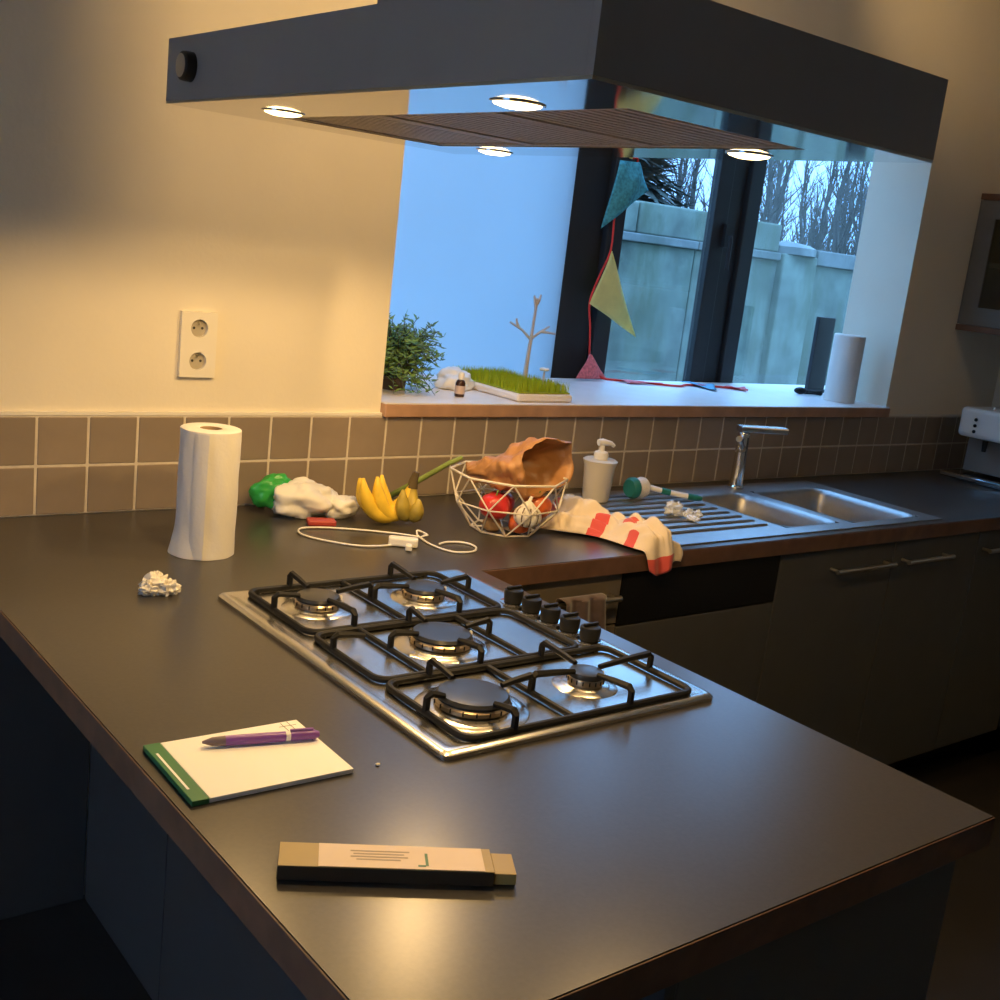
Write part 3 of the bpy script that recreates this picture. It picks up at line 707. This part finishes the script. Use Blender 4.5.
# soap dispenser
SOAPB=mat('soap_bottle',(0.74,0.70,0.62),0.35,var=.02,trans=.2)
sd=thing('soap_dispenser','cream pump soap bottle standing by the drainer','soap bottle',(1.442,-.160,CZ+.006))
MB().lathe([(.034,0),(.0365,.004),(.043,.094),(.047,.108),(.048,.111),(.042,.115)],28).build('bottle',SOAPB,sd,smooth=True)
MB().lathe([(.0195,.1152),(.0205,.126),(.018,.134),(.008,.138),(.0065,.155)],20).build('collar',PLASTW,sd,smooth=True)
MB().tube([(-.014,.002,.160),(0,0,.161),(.026,-.006,.158),(.036,-.008,.151)],[.009,.010,.0065,.005],10).build('pump_head',PLASTW,sd,smooth=True)
# dish brush
TEAL=mat('teal_plastic',(0.015,0.16,0.15),0.4); BRI=mat('white_bristle',(0.72,0.70,0.68),0.9,bump=.8,bscale=300)
br=thing('dish_brush','teal and white dish brush lying behind the drainer','brush',(1.580,-.180,CZ+.0085))
MB().lathe([(.024,-.012),(.030,-.004),(.030,.008),(.022,.012)],20,(0,0,.031),axis='x').build('brush_head',TEAL,br,loc=(-.022,0,0),smooth=True)
MB().lathe([(.024,0),(.030,.022),(.028,.030),(.010,.031)],20,(-.008,0,.031),axis='x').build('bristles',BRI,br,smooth=True)
MB().tube([(.022,-.004,.036),(.07,-.035,.026),(.13,-.075,.018)],[.008,.0075,.0085],10).build('handle',PLASTW,br,smooth=True)
MB().tube([(.064,-.031,.027),(.085,-.045,.0235)],[.0095,.0095],10).build('grip_band',TEAL,br,smooth=True)
MB().tube([(.128,-.074,.018),(.150,-.089,.0165),(.162,-.097,.0155)],[.0092,.0092,.006],10).build('grip_end',TEAL,br,smooth=True)

# tea towel heap hanging over the edge
TTOW=uvbands('tea_towel_cloth',(0.80,0.67,0.50),[(-.1,.14,.55,1.1,(.55,.10,.13)),(.02,.12,.1,.4,(.62,.16,.15)),(.22,.33,.62,1.1,(.66,.18,.18)),(.40,.50,-.1,.30,(.70,.10,.09)),(.44,.56,.72,1.1,(.68,.30,.28)),(.60,.70,.30,.52,(.72,.14,.11)),(.70,.78,-.1,.16,(.70,.10,.09)),(.91,1.1,-.1,.75,(.70,.09,.07))])
A_=Vector((1.138,-.315)); B_=Vector((1.222,-.600))
dl=(B_-A_); Lt=dl.length; dn=dl.normalized(); sn=Vector((-dn.y,dn.x))
def towfn(u,v):
    s=u*1.17*Lt; off=(v-.5)*2; c=abs(off)
    w_=.098*(1-.52*min(1,max(0,u-.25)*1.5))+.014*math.sin(u*8+1.2)
    ridge=noise.noise(Vector((u*4.2,v*3.4,1.3)))*.026+(abs(noise.noise(Vector((u*7+3,v*9,4.1))))-.25)*.034
    hgt=(.070*(1-.50*u))*max(0,1-c**2.6)*min(1,.35+u*6)+ridge*(1-c**4)+.010*math.sin(v*16+u*6)*(1-c)
    hgt=max(hgt,.0030)
    bow=.030*math.sin(u*3.0)
    P=A_+dn*min(s,Lt*1.0)+sn*(off*w_+bow)
    x,y=P.x,P.y; z=CZ+.006+hgt
    edge=BFY-.006
    over=max(edge-y,0)+max(0,s-Lt)
    if over>0:
        k=min(1,over/.02)
        z=(CZ+.006+hgt)*(1-k)+(CZ+.010*(1-c)+.006-over*(.9+.35*math.sin(v*5.0)))*k
        y=min(y,edge)*(1-k)+(edge-.008-.012*(1-c)-.005*math.sin(v*14))*k if over>.004 else min(y,edge-.002)
        x=P.x+over*.35
    return (x,y,z)
g_=MB(); g_.grid(towfn,60,44); tw=g_.build('tea_towel',TTOW,None,smooth='all',solid=.0014)
tag(tw,'crumpled cream and red tea towel hanging over the worktop edge','tea towel')
# foil wrapper on the drainer
FOIL=mat('wrapper_foil',(0.72,0.76,0.82),0.35,var=.1,bump=.6,bscale=60)
wr_=MB()
for k,(dx,dy,r_,s) in enumerate(((0,0,(.026,.020,.020),3.0),(.03,-.03,(.016,.012,.011),6.0),(.012,-.062,(.012,.020,.007),9.0),(.055,-.04,(.010,.010,.010),12.0))):
    q=MB().ball((dx,dy,r_[2]*.8),r_,24,16,.8,2.6,s); q.v=[(x,y,max(z,.0005)) for x,y,z in q.v]; wr_.add(q.v,q.f)
tag(wr_.build('crumpled_wrapper',FOIL,None,(1.545,-.355,CZ+.0075),smooth=True),'crumpled pale plastic wrapper on the sink drainer','wrapper')

# notepad with pen
NOTE=mat('note_paper',(0.93,0.92,0.87),0.85,var=.01); GREENC=mat('green_binding',(0.03,0.17,0.06),0.5,var=.1); PENP=mat('pen_purple',(0.24,0.09,0.40),0.3); PENG=mat('pen_grip',(0.20,0.15,0.16),0.5); INK=mat('ink',(0.07,0.07,0.08),0.8)
npd=thing('notepad','white notepad with green bound edge near the worktop edge','notepad',(-.0925,-1.204,CZ+.0008),rz=math.radians(-1.2))
MB().box(-.083,.1035,-.078,.078,0,.0060).build('pages',NOTE,npd,bevel=.0006)
MB().box(-.1045,-.0835,-.0785,.0785,-.0002,.0066).build('binding',GREENC,npd,bevel=.001)
MB().box(-.099,-.096,-.05,.05,.0067,.0069).build('binding_print',NOTE,npd)
sk_=MB().box(.078,.0786,.045,.074,.0060,.0063).box(.088,.0886,.050,.076,.0060,.0063).box(.072,.096,.064,.0646,.0060,.0063).box(.094,.0946,.012,.032,.0060,.0063).build('pen_marks',INK,npd)
pn=thing('ballpoint_pen','purple ballpoint pen lying on the white notepad','pen',(-.062,-1.176,CZ+.0078+.0066),rz=math.radians(-14)); pn.scale = (1, 1.3, 1.3)
MB().lathe([(.0012,-.074),(.0042,-.062),(.0050,-.046)],14,axis='x').build('tip',PENG,pn,smooth=True)
MB().lathe([(.0050,-.046),(.0052,0),(.0050,.030)],14,axis='x').build('barrel',PENP,pn,smooth=True)
MB().lathe([(.0051,.0302),(.0051,.036)],14,axis='x').build('ring',PLASTW,pn,smooth=True)
MB().lathe([(.0050,.0362),(.0050,.068),(.0040,.070),(.003,.074)],14,axis='x').build('cap',PENP,pn,smooth=True)
MB().box(.036,.066,-.0012,.0012,.0052,.0070).build('clip',PENP,pn)

# flat box of foil / film
BOXT=mat('box_olive',(0.36,0.26,0.09),0.45,var=.08); BOXD=mat('box_dark',(0.05,0.035,0.02),0.5); BOXL=mat('box_label',(0.74,0.60,0.48),0.5,var=.04); BOXP=mat('box_print',(0.42,0.34,0.26),0.6)
ang=math.atan2(-1.542+1.415,.057+.161)
BH=.0155
fb=thing('foil_box','long flat olive cardboard box with pale label, nearest on the worktop','box',(-.0640,-1.4975,CZ+.0006),rz=ang)
MB().box(-.124,.100,-.0235,.0235,0,BH).build('sleeve',BOXD,fb,bevel=.001)
MB().box(.1005,.124,-.021,.0205,.0008,BH-.002).build('tray_end',BOXT,fb,bevel=.001)
MB().box(-.1235,.0995,-.023,.023,BH+.0001,BH+.001).build('lid',BOXT,fb)
MB().box(-.083,.090,-.0225,.0225,BH+.0011,BH+.0015).build('label',BOXL,fb)
lp_=MB()
for r_,(xa,xb) in enumerate(((-.050,.012),(-.047,.006),(-.050,.010),(-.044,.002))): lp_.box(xa,xb,.0085-r_*.0055,.0105-r_*.0055,BH+.0016,BH+.0018)
lp_.build('label_print',BOXP,fb)['kind']='stuff'
MB().box(.028,.031,-.016,.008,BH+.0016,BH+.0018).box(.020,.028,-.018,-.015,BH+.0016,BH+.0018).build('green_print',GREENC,fb)
tag(MB().ball((0,0,.0016),(.0035,.0022,.0018),8,6,.4,3,2).build('crumb',TISSUE,None,(.048,-1.278,CZ+.0003)),'tiny pale crumb on the worktop between notepad and hob','crumb')

# coffee machine at the right
CM=mat('coffee_white',(0.85,0.84,0.80),0.3,var=.02); CMG=mat('coffee_grey',(0.20,0.19,0.18),0.4)
cmn=thing('coffee_machine','white coffee machine with three buttons at the right edge','coffee machine',(3.30,-.225,CZ+.0006))
MB().box(.0,.26,-.115,.115,.160,.270).build('head',CM,cmn,bevel=.018,seg=4)
MB().box(.06,.255,-.095,.095,.030,.159).build('body',CMG,cmn,bevel=.006)
MB().box(-.03,.26,-.125,.13,.004,.022).build('drip_tray',CHROME,cmn,bevel=.004)
MB().box(.0,.25,-.10,.10,0,.0035).build('base',BLACKM,cmn)
for k in range(3): MB().lathe([(.0065,-.001),(.0065,-.004),(.005,-.005)],14,(0.0,.045,.185+k*.022),axis='x').build('button',BLACKM,cmn,smooth=True)
MB().tube([(.012,0,.159),(.012,0,.118)],[.011,.008],12).build('nozzle',BLACKM,cmn,smooth=True)
MB().tube([(.08,.03,.2625),(.08,.03,.276),(.16,.03,.276),(.16,.03,.2625)],.006,8).build('lid_handle',CHROME,cmn,smooth=True)

# upper glass cabinet on the right wall
OAK=mat('brown_board',(0.17,0.085,0.045),0.5,var=.15,scale=18); CABG=mat('grey_frame',(0.17,0.16,0.14),0.45)
uc=thing('wall_cabinet','grey glass-door wall cabinet with brown boards at right edge','cabinet',(3.34,-1.005,1.462))
MB().box(.0,.359,0,1.005,0,.022).build('bottom_board',OAK,uc,bevel=.001); MB().box(.0,.359,0,1.005,.478,.50).build('top_board',OAK,uc,bevel=.001)
MB().box(.345,.359,0,1.005,.0225,.4775).build('back_board',CABG,uc)
MB().box(.02,.345,.985,1.005,.0225,.4775).box(.02,.345,0,.02,.0225,.4775).build('side_board',CABG,uc)
MB().box(.03,.344,.021,.984,.24,.256).build('shelf',CABG,uc)
CGL=glassmat('cabinet_glass',(0.80,0.84,0.82),0.10)
for k in range(2):
    y0=.003+k*.501
    f=MB(); 
    f.box(0,.019,y0,y0+.07,.0245,.4755); f.box(0,.019,y0+.428,y0+.498,.0245,.4755); f.box(0,.019,y0+.07,y0+.428,.0245,.09); f.box(0,.019,y0+.07,y0+.428,.41,.4755)
    d=f.build('door',CABG,uc); MB().box(.007,.011,y0+.07,y0+.428,.09,.41).build('pane',CGL,d)

# mauve cloth on the bar handle
MAU=mat('mauve_cloth',(0.075,0.05,0.055),0.95,var=.15,scale=60,sheen=.4)
hz=.825; hyb=FY-.032
def hang(u,v):
    # v: from the front hem up over the bar and down behind
    x=.990+.062*(u-.5)*2*(1+.25*abs(v-.55)); fold=.007*math.sin(u*15+v*2)
    if v<.62:
        s=v/.62; z=hz-.125*(1-s)+.0125*s+.012*math.sin(u*3.1); z=min(z,hz+.0125); y=hyb-.0135-fold-.008*(1-s)
        if u<.05: pass
    elif v<.72:
        a=(v-.62)/.10*math.pi; y=hyb-.0135*math.cos(a)-fold*math.cos(a)*.5*(1 if a<1.57 else 0); z=hz+.0125*(1)+.004*math.sin(a)
    else:
        s=(v-.72)/.28; z=hz+.0125-.09*s; y=hyb+.0135
    return (x,y,z)
g_=MB(); g_.grid(hang,40,36); hc=g_.build('hand_cloth',MAU,None,smooth='all',solid=.0015)
tag(hc,'dark mauve cloth hanging on the cabinet bar handle behind the hob','cloth')

# double wall socket
so=thing('wall_socket','cream double wall socket on the plaster above the tiles','socket',(.336,-.0003,1.2875))
pm=MB(); NS=32
for zc in (.0357,-.0357):
    vs=[]; fs=[]; ca=math.atan2(.0357,.041)
    angs=sorted([2*math.pi*k/28 for k in range(28)]+[ca,math.pi-ca,math.pi+ca,2*math.pi-ca]); NS=len(angs)
    for a in angs:
        c_,s_=math.cos(a),math.sin(a); m_=max(abs(c_)/.041,abs(s_)/.0357)
        vs+= [(c_/m_,-.0105,zc+s_/m_),(.0195*c_,-.0105,zc+.0195*s_),(.0190*c_,-.0015,zc+.0190*s_)]
    for k in range(NS):
        q_=(k+1)%NS; fs+=[(3*k,3*q_,3*q_+1,3*k+1),(3*k+1,3*q_+1,3*q_+2,3*k+2)]
    fs.append(tuple(3*k+2 for k in range(NS)))
    pm.add(vs,fs)
pm.add([(-.041,-.0105,-.0714),(.041,-.0105,-.0714),(.041,-.0105,.0714),(-.041,-.0105,.0714),(-.041,0,-.0714),(.041,0,-.0714),(.041,0,.0714),(-.041,0,.0714)],[(0,1,5,4),(1,2,6,5),(2,3,7,6),(3,0,4,7)])
pm.build('plate',CREAMP,so,weld=True)
for z in (.0357,-.0357):
    wl=MB().lathe([(.0188,-.0016),(.0188,-.0022)],28,(0,0,z),axis='y').build('socket_well',SOCKW,so)
    for x in (-.0095,.0095): MB().lathe([(.0030,-.0023),(.0030,-.0027)],10,(x,0,z),axis='y').build('hole',SOCKH,wl)
    MB().lathe([(.0026,-.0023),(.0024,-.0100),(.001,-.0120)],10,(0,0,z+.0105),axis='y').build('earth_pin',NICKEL,wl,smooth=True)
# dark panel added to darken the wall below the worktop overhang
struct(MB().box(-.9, .131, -.018, -.001, .002, CZ-.045).build('added_dark_panel', CABB))

# ================================================================== THINGS ON THE SILL
# rosemary-like plant in a pot
LEAF=mat('herb_leaf',(0.17,0.30,0.07),0.6,var=.4,scale=30,trans=.25); LEAF2=mat('herb_leaf_dark',(0.10,0.20,0.11),0.6,var=.3,scale=30); POT=mat('dark_pot',(0.10,0.07,0.05),0.7)
ptx=(.985,.205,SZ+.0006)
pt=thing('herb_plant','bushy green herb plant at the left end of the window sill','plant',ptx)
MB().lathe([(.034,0),(.040,.030),(.042,.031),(.042,.036),(.038,.036),(.036,.031)],24,close=False).build('pot',POT,pt,smooth=True)
MB().lathe([(.0355,.029),(.020,.031),(.001,.031)],20,close=False).build('soil',POT,pt)
rnd=random.Random(3); lf=MB(); lf2=MB(); st=MB()
for k in range(210):
    az=rnd.uniform(0,2*math.pi); el=rnd.uniform(-.75,1.40); Ls=rnd.uniform(.09,.165)
    d=Vector((math.cos(az)*math.cos(el),math.sin(az)*math.cos(el),math.sin(el)))
    base=Vector((rnd.uniform(-.02,.02),rnd.uniform(-.02,.02),.036)); pts=[]
    for i in range(6):
        s_=i/5; q=base+Vector((d.x,d.y,d.z))*Ls*s_+Vector((0,0,.055*math.sin(s_*2.6)*math.cos(el)))
        q.z=max(q.z,.006); pts.append(q)
    if pts[-1].x+ptx[0]<OX0+.01 and pts[-1].y+ptx[1]<TW+.01: continue
    if pts[-1].y+ptx[1]>BY-.04 or pts[-1].x+ptx[0]<BX0+.02: continue
    st.tube(pts,[.0016,.0015,.0013,.0011,.001,.0007],4)
    for i in range(30):
        s_=rnd.uniform(.15,1.0); j=min(4,int(s_*5)); q=pts[j].lerp(pts[j+1],s_*5-j)
        ld=Vector((rnd.uniform(-1,1),rnd.uniform(-1,1),rnd.uniform(-.3,1))).normalized(); ll=rnd.uniform(.014,.028); wv=ld.orthogonal().normalized()*.0030
        tgt=lf if rnd.random()<.7 else lf2
        e_=q+ld*ll
        if e_.z<.002 or e_.y+ptx[1]>BY-.03 or (e_.x+ptx[0]<OX0+.01 and e_.y+ptx[1]<TW+.01): continue
        tgt.add([q,q+ld*ll*.5+wv,e_,q+ld*ll*.5-wv],[(0,1,2,3)])
st.build('stems',BARK,pt)['kind']='stuff'
lf.build('foliage',LEAF,pt)['kind']='stuff'; lf2.build('dark_foliage',LEAF2,pt)['kind']='stuff'
# dropper bottle
AMB=mat('amber_glass',(0.045,0.018,0.010),0.15,spec=.6); LABW=mat('bottle_label',(0.55,0.42,0.36),0.6)
bt=thing('dropper_bottle','small dark brown bottle with white cap beside the grass tray','bottle',(1.128,.090,SZ+.0006))
MB().lathe([(.0125,0),(.0135,.002),(.0135,.036),(.0110,.043),(.0070,.046)],20).build('glass',AMB,bt,smooth=True)
MB().lathe([(.0138,.008),(.0138,.030)],20,close=False).build('label',LABW,bt,smooth=True)
MB().lathe([(.0085,.0462),(.0090,.058),(.0080,.064),(.0050,.067)],18).build('cap',PLASTW,bt,smooth=True)
# white folded plastic
q=MB().ball((0,0,.022),(.055,.045,.034),40,26,.45,1.7,7.0,.13); q.v=[(x,y,max(z,.0008)) for x,y,z in q.v]
tag(q.build('white_pouch',BAGW,None,(1.21,.225,SZ),smooth='all'),'crumpled white plastic pouch on the sill between plant and grass tray','bag')
# grass drying tray
GRB=mat('plastic_grass',(0.38,0.46,0.015),0.5,var=.15,scale=60,trans=.2); TRAYM=mat('tray_white',(0.80,0.74,0.68),0.4,var=.01)
tr=thing('grass_tray','white drying tray with green plastic grass on the window sill','tray',(1.365,.175,SZ+.0008))
MB().box(-.100,.100,-.168,.168,0,.022).build('tray',TRAYM,tr,bevel=.008,seg=3)
MB().box(-.093,.093,-.161,.161,.0222,.0262).build('grass_mat',GRB,tr,bevel=.002)
rnd=random.Random(5); gb=MB()
for i in range(34):
    for j in range(58):
        x=-.091+.182*i/33+rnd.uniform(-.001,.001); y=-.158+.316*j/57+rnd.uniform(-.001,.001); h=rnd.uniform(.026,.032); a=rnd.uniform(0,3.14); cx,cy=.0016*math.cos(a),.0016*math.sin(a)
        gb.add([(x-cx,y-cy,.0262),(x+cx,y+cy,.0262),(x+rnd.uniform(-.002,.002),y+rnd.uniform(-.002,.002),.0262+h)],[(0,1,2)])
gb.build('grass_blades',GRB,tr)['kind']='stuff'
TWG=mat('twig_white',(0.62,0.58,0.56),0.5)
tg=thing('twig_stand','white twig-shaped stand rising from the grass tray','twig stand',(1.440,.200,SZ+.0272))
MB().lathe([(.012,.0),(.010,.012),(.007,.02)],12).build('base',TWG,tg,smooth=True)
MB().tube([(0,0,.015),(.002,0,.07),(.006,0,.13),(.008,0,.18),(.012,0,.245)],[.0075,.006,.0052,.0045,.004],8).build('trunk',TWG,tg,smooth=True)
for P_ in ([(.005,0,.125),(-.02,.012,.150),(-.055,.03,.170)],[(.006,0,.128),(.03,-.01,.150),(.055,-.018,.168)],[(.03,-.01,.150),(.05,-.02,.150),(.072,-.03,.148)],[(-.03,.017,.156),(-.038,.02,.172),(-.040,.02,.182)],[(.011,0,.215),(.004,0,.233),(.0,0,.252)],[(.012,0,.225),(.020,0,.240),(.024,0,.256)]):
    MB().tube(P_,[.0042,.0036,.003],7).build('twig',TWG,tg,smooth=True)
fl=thing('flower_stand','small translucent white flower peg in the grass tray front','flower peg',(1.405,.075,SZ+.0272))
MB().tube([(0,0,0),(0,0,.05)],.003,7).build('stem',TWG,fl)
for k in range(5):
    a=2*math.pi*k/5; MB().ball((.008*math.cos(a),.008*math.sin(a),.056),(.007,.007,.005),10,6).build('petal',PLASTW,fl,smooth='all')
# bunting: red cord with cloth pennants
CORD=mat('red_cord',(0.75,0.04,0.03),0.8)
PTEAL=mat('pennant_teal',(0.08,0.40,0.48),0.9,var=.35,scale=90,trans=.25); PYEL=mat('pennant_yellow',(0.80,0.76,0.30),0.9,var=.06,scale=30,trans=.25); PRED=mat('pennant_red',(0.85,0.22,0.25),0.9,var=.25,scale=120,trans=.2); PBLU=mat('pennant_blue',(0.10,0.30,0.45),0.9,var=.3,scale=60)
by_=.475
bu=thing('bunting','string of cloth pennants on red cord hanging before the window','bunting',(1.90,by_,SZ+.001))
def W(x,z,dy=0): return Vector((x-1.90,dy,z-SZ-.001))
cp=[W(2.005,2.34),W(1.995,1.94),W(2.040,1.90),W(2.000,1.80),W(1.970,1.719),W(1.972,1.60),W(1.935,1.51),W(1.908,1.425),W(1.925,1.34),W(1.937,1.253)]
MB().tube(smooth_path(cp,4),.0036,6).build('cord',CORD,bu,smooth='all')
lay=[W(1.937,1.252),W(1.965,1.205,-.003),W(2.00,SZ+.010,-.010),W(2.064,SZ+.005,-.02),W(2.144,SZ+.005,-.055),W(2.253,SZ+.005,-.125),W(2.34,SZ+.005,-.09),W(2.45,SZ+.005,-.11),W(2.574,SZ+.005,-.16)]
MB().tube(smooth_path(lay,5),.0042,6).build('cord',CORD,bu,smooth='all')
def quad(A,B_,C,D,m,bulge=.012):
    A,B_,C,D=Vector(A),Vector(B_),Vector(C),Vector(D)
    def fn(u,v):
        P_=(A.lerp(B_,u))*(1-v)+(D.lerp(C,u))*v
        P_.y-=bulge*math.sin(math.pi*u)*math.sin(math.pi*v)+.003*math.sin(8*u+5*v)
        return tuple(P_)
    g_=MB(); g_.grid(fn,14,14); return g_.build('pennant',m,bu,smooth='all',solid=.0012)
quad(W(1.960,1.930,-.006),W(2.030,1.935,-.006),W(2.004,1.898,-.010),W(1.996,1.898,-.010),PYEL,.003)
quad(W(1.955,1.887,-.006),W(2.043,1.892,-.006),W(2.097,1.808,-.010),W(1.903,1.664,-.016),PTEAL,.018)
quad(W(1.971,1.598,-.006),W(1.975,1.590,-.006),W(2.127,1.320,-.016),W(1.905,1.420,-.006),PYEL,.016)
quad(W(1.934,1.254,-.004),W(1.942,1.252,-.004),W(2.025,SZ+.006,-.008),W(1.866,SZ+.008,-.030),PRED,.008)
def flat(pts,m):
    q=MB(); v_=[Vector(p) for p in pts]; q.grid(lambda u,v:tuple(v_[0].lerp(v_[1],u)*(1-v)+v_[2]*v+Vector((0,0,.003*math.sin(7*u+5*v)+.003))),8,8); q.build('pennant',m,bu,smooth='all',solid=.001)
flat([W(2.06,SZ+.004,-.02),W(2.22,SZ+.004,-.09),W(2.07,SZ+.004,-.08)],PRED)
flat([W(2.36,SZ+.005,-.04),W(2.50,SZ+.005,-.07),W(2.36,SZ+.005,-.21)],PBLU)
flat([W(2.50,SZ+.005,-.12),W(2.60,SZ+.005,-.13),W(2.54,SZ+.005,-.20)],PRED)
# kitchen roll on the sill
k2=thing('kitchen_roll','part-used kitchen paper roll standing at right end of the sill','kitchen roll',(2.845,.105,SZ+.0008))
MB().lathe([(.054,0),(.0555,.003),(.0555,.237),(.052,.240),(.023,.240),(.021,.236)],36,close=False).build('paper_sheet',PAPERW,k2,smooth=True)
MB().lathe([(.0207,.002),(.0207,.238),(.019,.238),(.019,.002)],24,close=False).build('core',CARD,k2,smooth=True)
# dark upright board behind it and a small black tool
SLATE=mat('dark_board',(0.030,0.034,0.042),0.5,var=.1)
bd_=thing('dark_board','narrow dark board standing upright behind the sill kitchen roll','board',(2.975,.315,SZ+.0008))
MB().box(-.050,.050,-.009,.009,0,.285).build('board',SLATE,bd_,bevel=.003); MB().box(-.05,.05,-.022,-.0095,0,.012).build('foot',SLATE,bd_,bevel=.003)
tl=thing('black_peg','small black clip-like tool lying by the sill kitchen roll','tool',(2.835,.240,SZ+.0008),rz=-.35)
MB().ball((-.030,0,.013),(.026,.016,.013),18,12).build('head',BLACKM,tl,smooth='all'); MB().tube([(-.012,0,.010),(.03,0,.009),(.062,.004,.010)],[.009,.007,.010],10).build('grip',BLACKM,tl,smooth=True)

# ================================================================== GARDEN
GZ=.45
struct(MB().box(-14,30,.70,40,GZ-.2,GZ).build('garden_ground',GRASSG))
gw=thing('garden_wall','weathered grey-green concrete garden wall outside the window','wall',(0,3.0,GZ))
for k in range(9):
    x0=1.5+k*1.2
    MB().box(x0+.004,x0+1.196,0,.20,0,1.245).build('wall_panel',CONC,gw,bevel=.006)
for k in range(5):
    x0=1.65+k*.86
    MB().box(x0+.004,x0+.856,-.04,.24,1.246,1.300).build('coping_slab',CONC2,gw,bevel=.008)
for k in range(6):
    x0=1.70+k*.71
    MB().box(x0+.005,x0+.705,.0,.2,1.301,1.500-.006*(k%2)).build('block',CONC,gw,bevel=.012)
MB().box(5.96,6.34,-.06,.20,0,1.30).build('pillar',CONC,gw,bevel=.012)
MB().lathe([(.20,0),(.20,.05),(.14,.075),(.02,.09)],20,(6.15,.07,1.301)).build('pillar_cap',CONC2,gw,smooth=True)
for k in range(5):
    x0=6.345+k*.86
    MB().box(x0+.004,x0+.856,-.05,.24,1.246,1.355).build('coping_slab',CONC2,gw,bevel=.008)
# bare winter trees beyond the wall: four shapes shared by many trees
def tree_mesh(seed):
    rnd=random.Random(seed); q=MB()
    Ht=rnd.uniform(2.8,3.8); r0=rnd.uniform(.05,.085); pts=[Vector((0,0,0))]; n=9
    for i in range(1,n+1): pts.append(Vector((pts[-1].x+rnd.uniform(-.08,.08),pts[-1].y+rnd.uniform(-.08,.08),Ht*i/n)))
    q.tube(pts,[r0*(1-.8*i/n) for i in range(n+1)],7)
    for k in range(30):
        s_=rnd.uniform(.25,.97); j=min(n-1,int(s_*n)); b0=pts[j].lerp(pts[j+1],s_*n-j); az=rnd.uniform(0,6.28); L_=rnd.uniform(.35,.95)*(1.15-s_*.7)
        d=Vector((math.cos(az),math.sin(az),rnd.uniform(1.2,3.0))).normalized(); P_=[b0]
        for i in range(3): P_.append(P_[-1]+d*L_/3+Vector((rnd.uniform(-.06,.06),rnd.uniform(-.06,.06),.04)))
        rr=r0*(1-.8*s_)*.38
        q.tube(P_,[rr,rr*.7,rr*.45,rr*.2],4)
        for t_ in range(4):
            b1=P_[rnd.randint(1,3)]; d2=(d+Vector((rnd.uniform(-.9,.9),rnd.uniform(-.9,.9),rnd.uniform(-.2,.6)))).normalized(); l2=L_*rnd.uniform(.25,.5)
            q.tube([b1,b1+d2*l2*.5,b1+d2*l2+Vector((0,0,.04))],[rr*.4,rr*.28,rr*.12],3)
    return q
protos=[]; placed=[]
rnd=random.Random(21); count=0
TL='slender bare winter tree in the wood beyond the garden wall'; TG='bare trees beyond the garden wall'
for k in range(120):
    for _try in range(400):
        y=rnd.uniform(5.5,17.0); c0=(y+2.384)*.84-.707; c1=(y+2.384)*1.80-.707
        x=rnd.uniform(c0,c1)
        if all(math.hypot(x-a_,y-b_)>0.92 for a_,b_ in placed) and all(math.hypot(x-a_,y-b_)>1.9 for a_,b_ in ((7.2,6.2),(9.0,8.2),(4.7,4.9))): break
    else: continue
    placed.append((x,y))
    if k<5:
        o=tree_mesh(100+k).build('bare_tree',BARK,None,(x,y,GZ-.02)); protos.append(o)
    else:
        o=protos[k%5].copy(); COL.objects.link(o); o.location=(x,y,GZ-.02); o.rotation_euler=(0,0,rnd.uniform(0,6.28)); sc=rnd.uniform(.85,1.1); o.scale=(sc,sc,sc)
    tag(o,TL,'tree',TG)
# dark evergreens seen in the left sash
def conifer(seed,Hc,R):
    rnd=random.Random(seed); q=MB()
    for k in range(2600):
        s_=rnd.random()**.7; rr=R*(1-s_)*rnd.uniform(.55,1.05)+.05; az=rnd.uniform(0,6.28); p_=Vector((rr*math.cos(az),rr*math.sin(az),.3+Hc*s_)); d=Vector((math.cos(az),math.sin(az),rnd.uniform(-.6,.3))).normalized(); w_=d.cross(Vector((0,0,1))).normalized()*.07
        q.add([p_-w_,p_+w_,p_+d*.32],[(0,1,2)])
    return q
for k,(x,y,Hc,R,lab) in enumerate(((7.2,6.2,2.9,1.2,'dark evergreen behind the raised block end of the garden wall'),(9.0,8.2,3.4,1.3,'dark evergreen further back, seen in the left window pane'),(4.7,4.9,2.3,.9,'dark evergreen nearest the left window frame outside'))):
    t_=thing('evergreen',lab,'tree',(x,y,GZ),group='evergreens beyond the garden wall')
    MB().tube([(0,0,-.02),(0,0,Hc*.9)],[.10,.02],7).build('trunk',BARK,t_); conifer(50+k,Hc,R).build('foliage',CONIF,t_)['kind']='stuff'
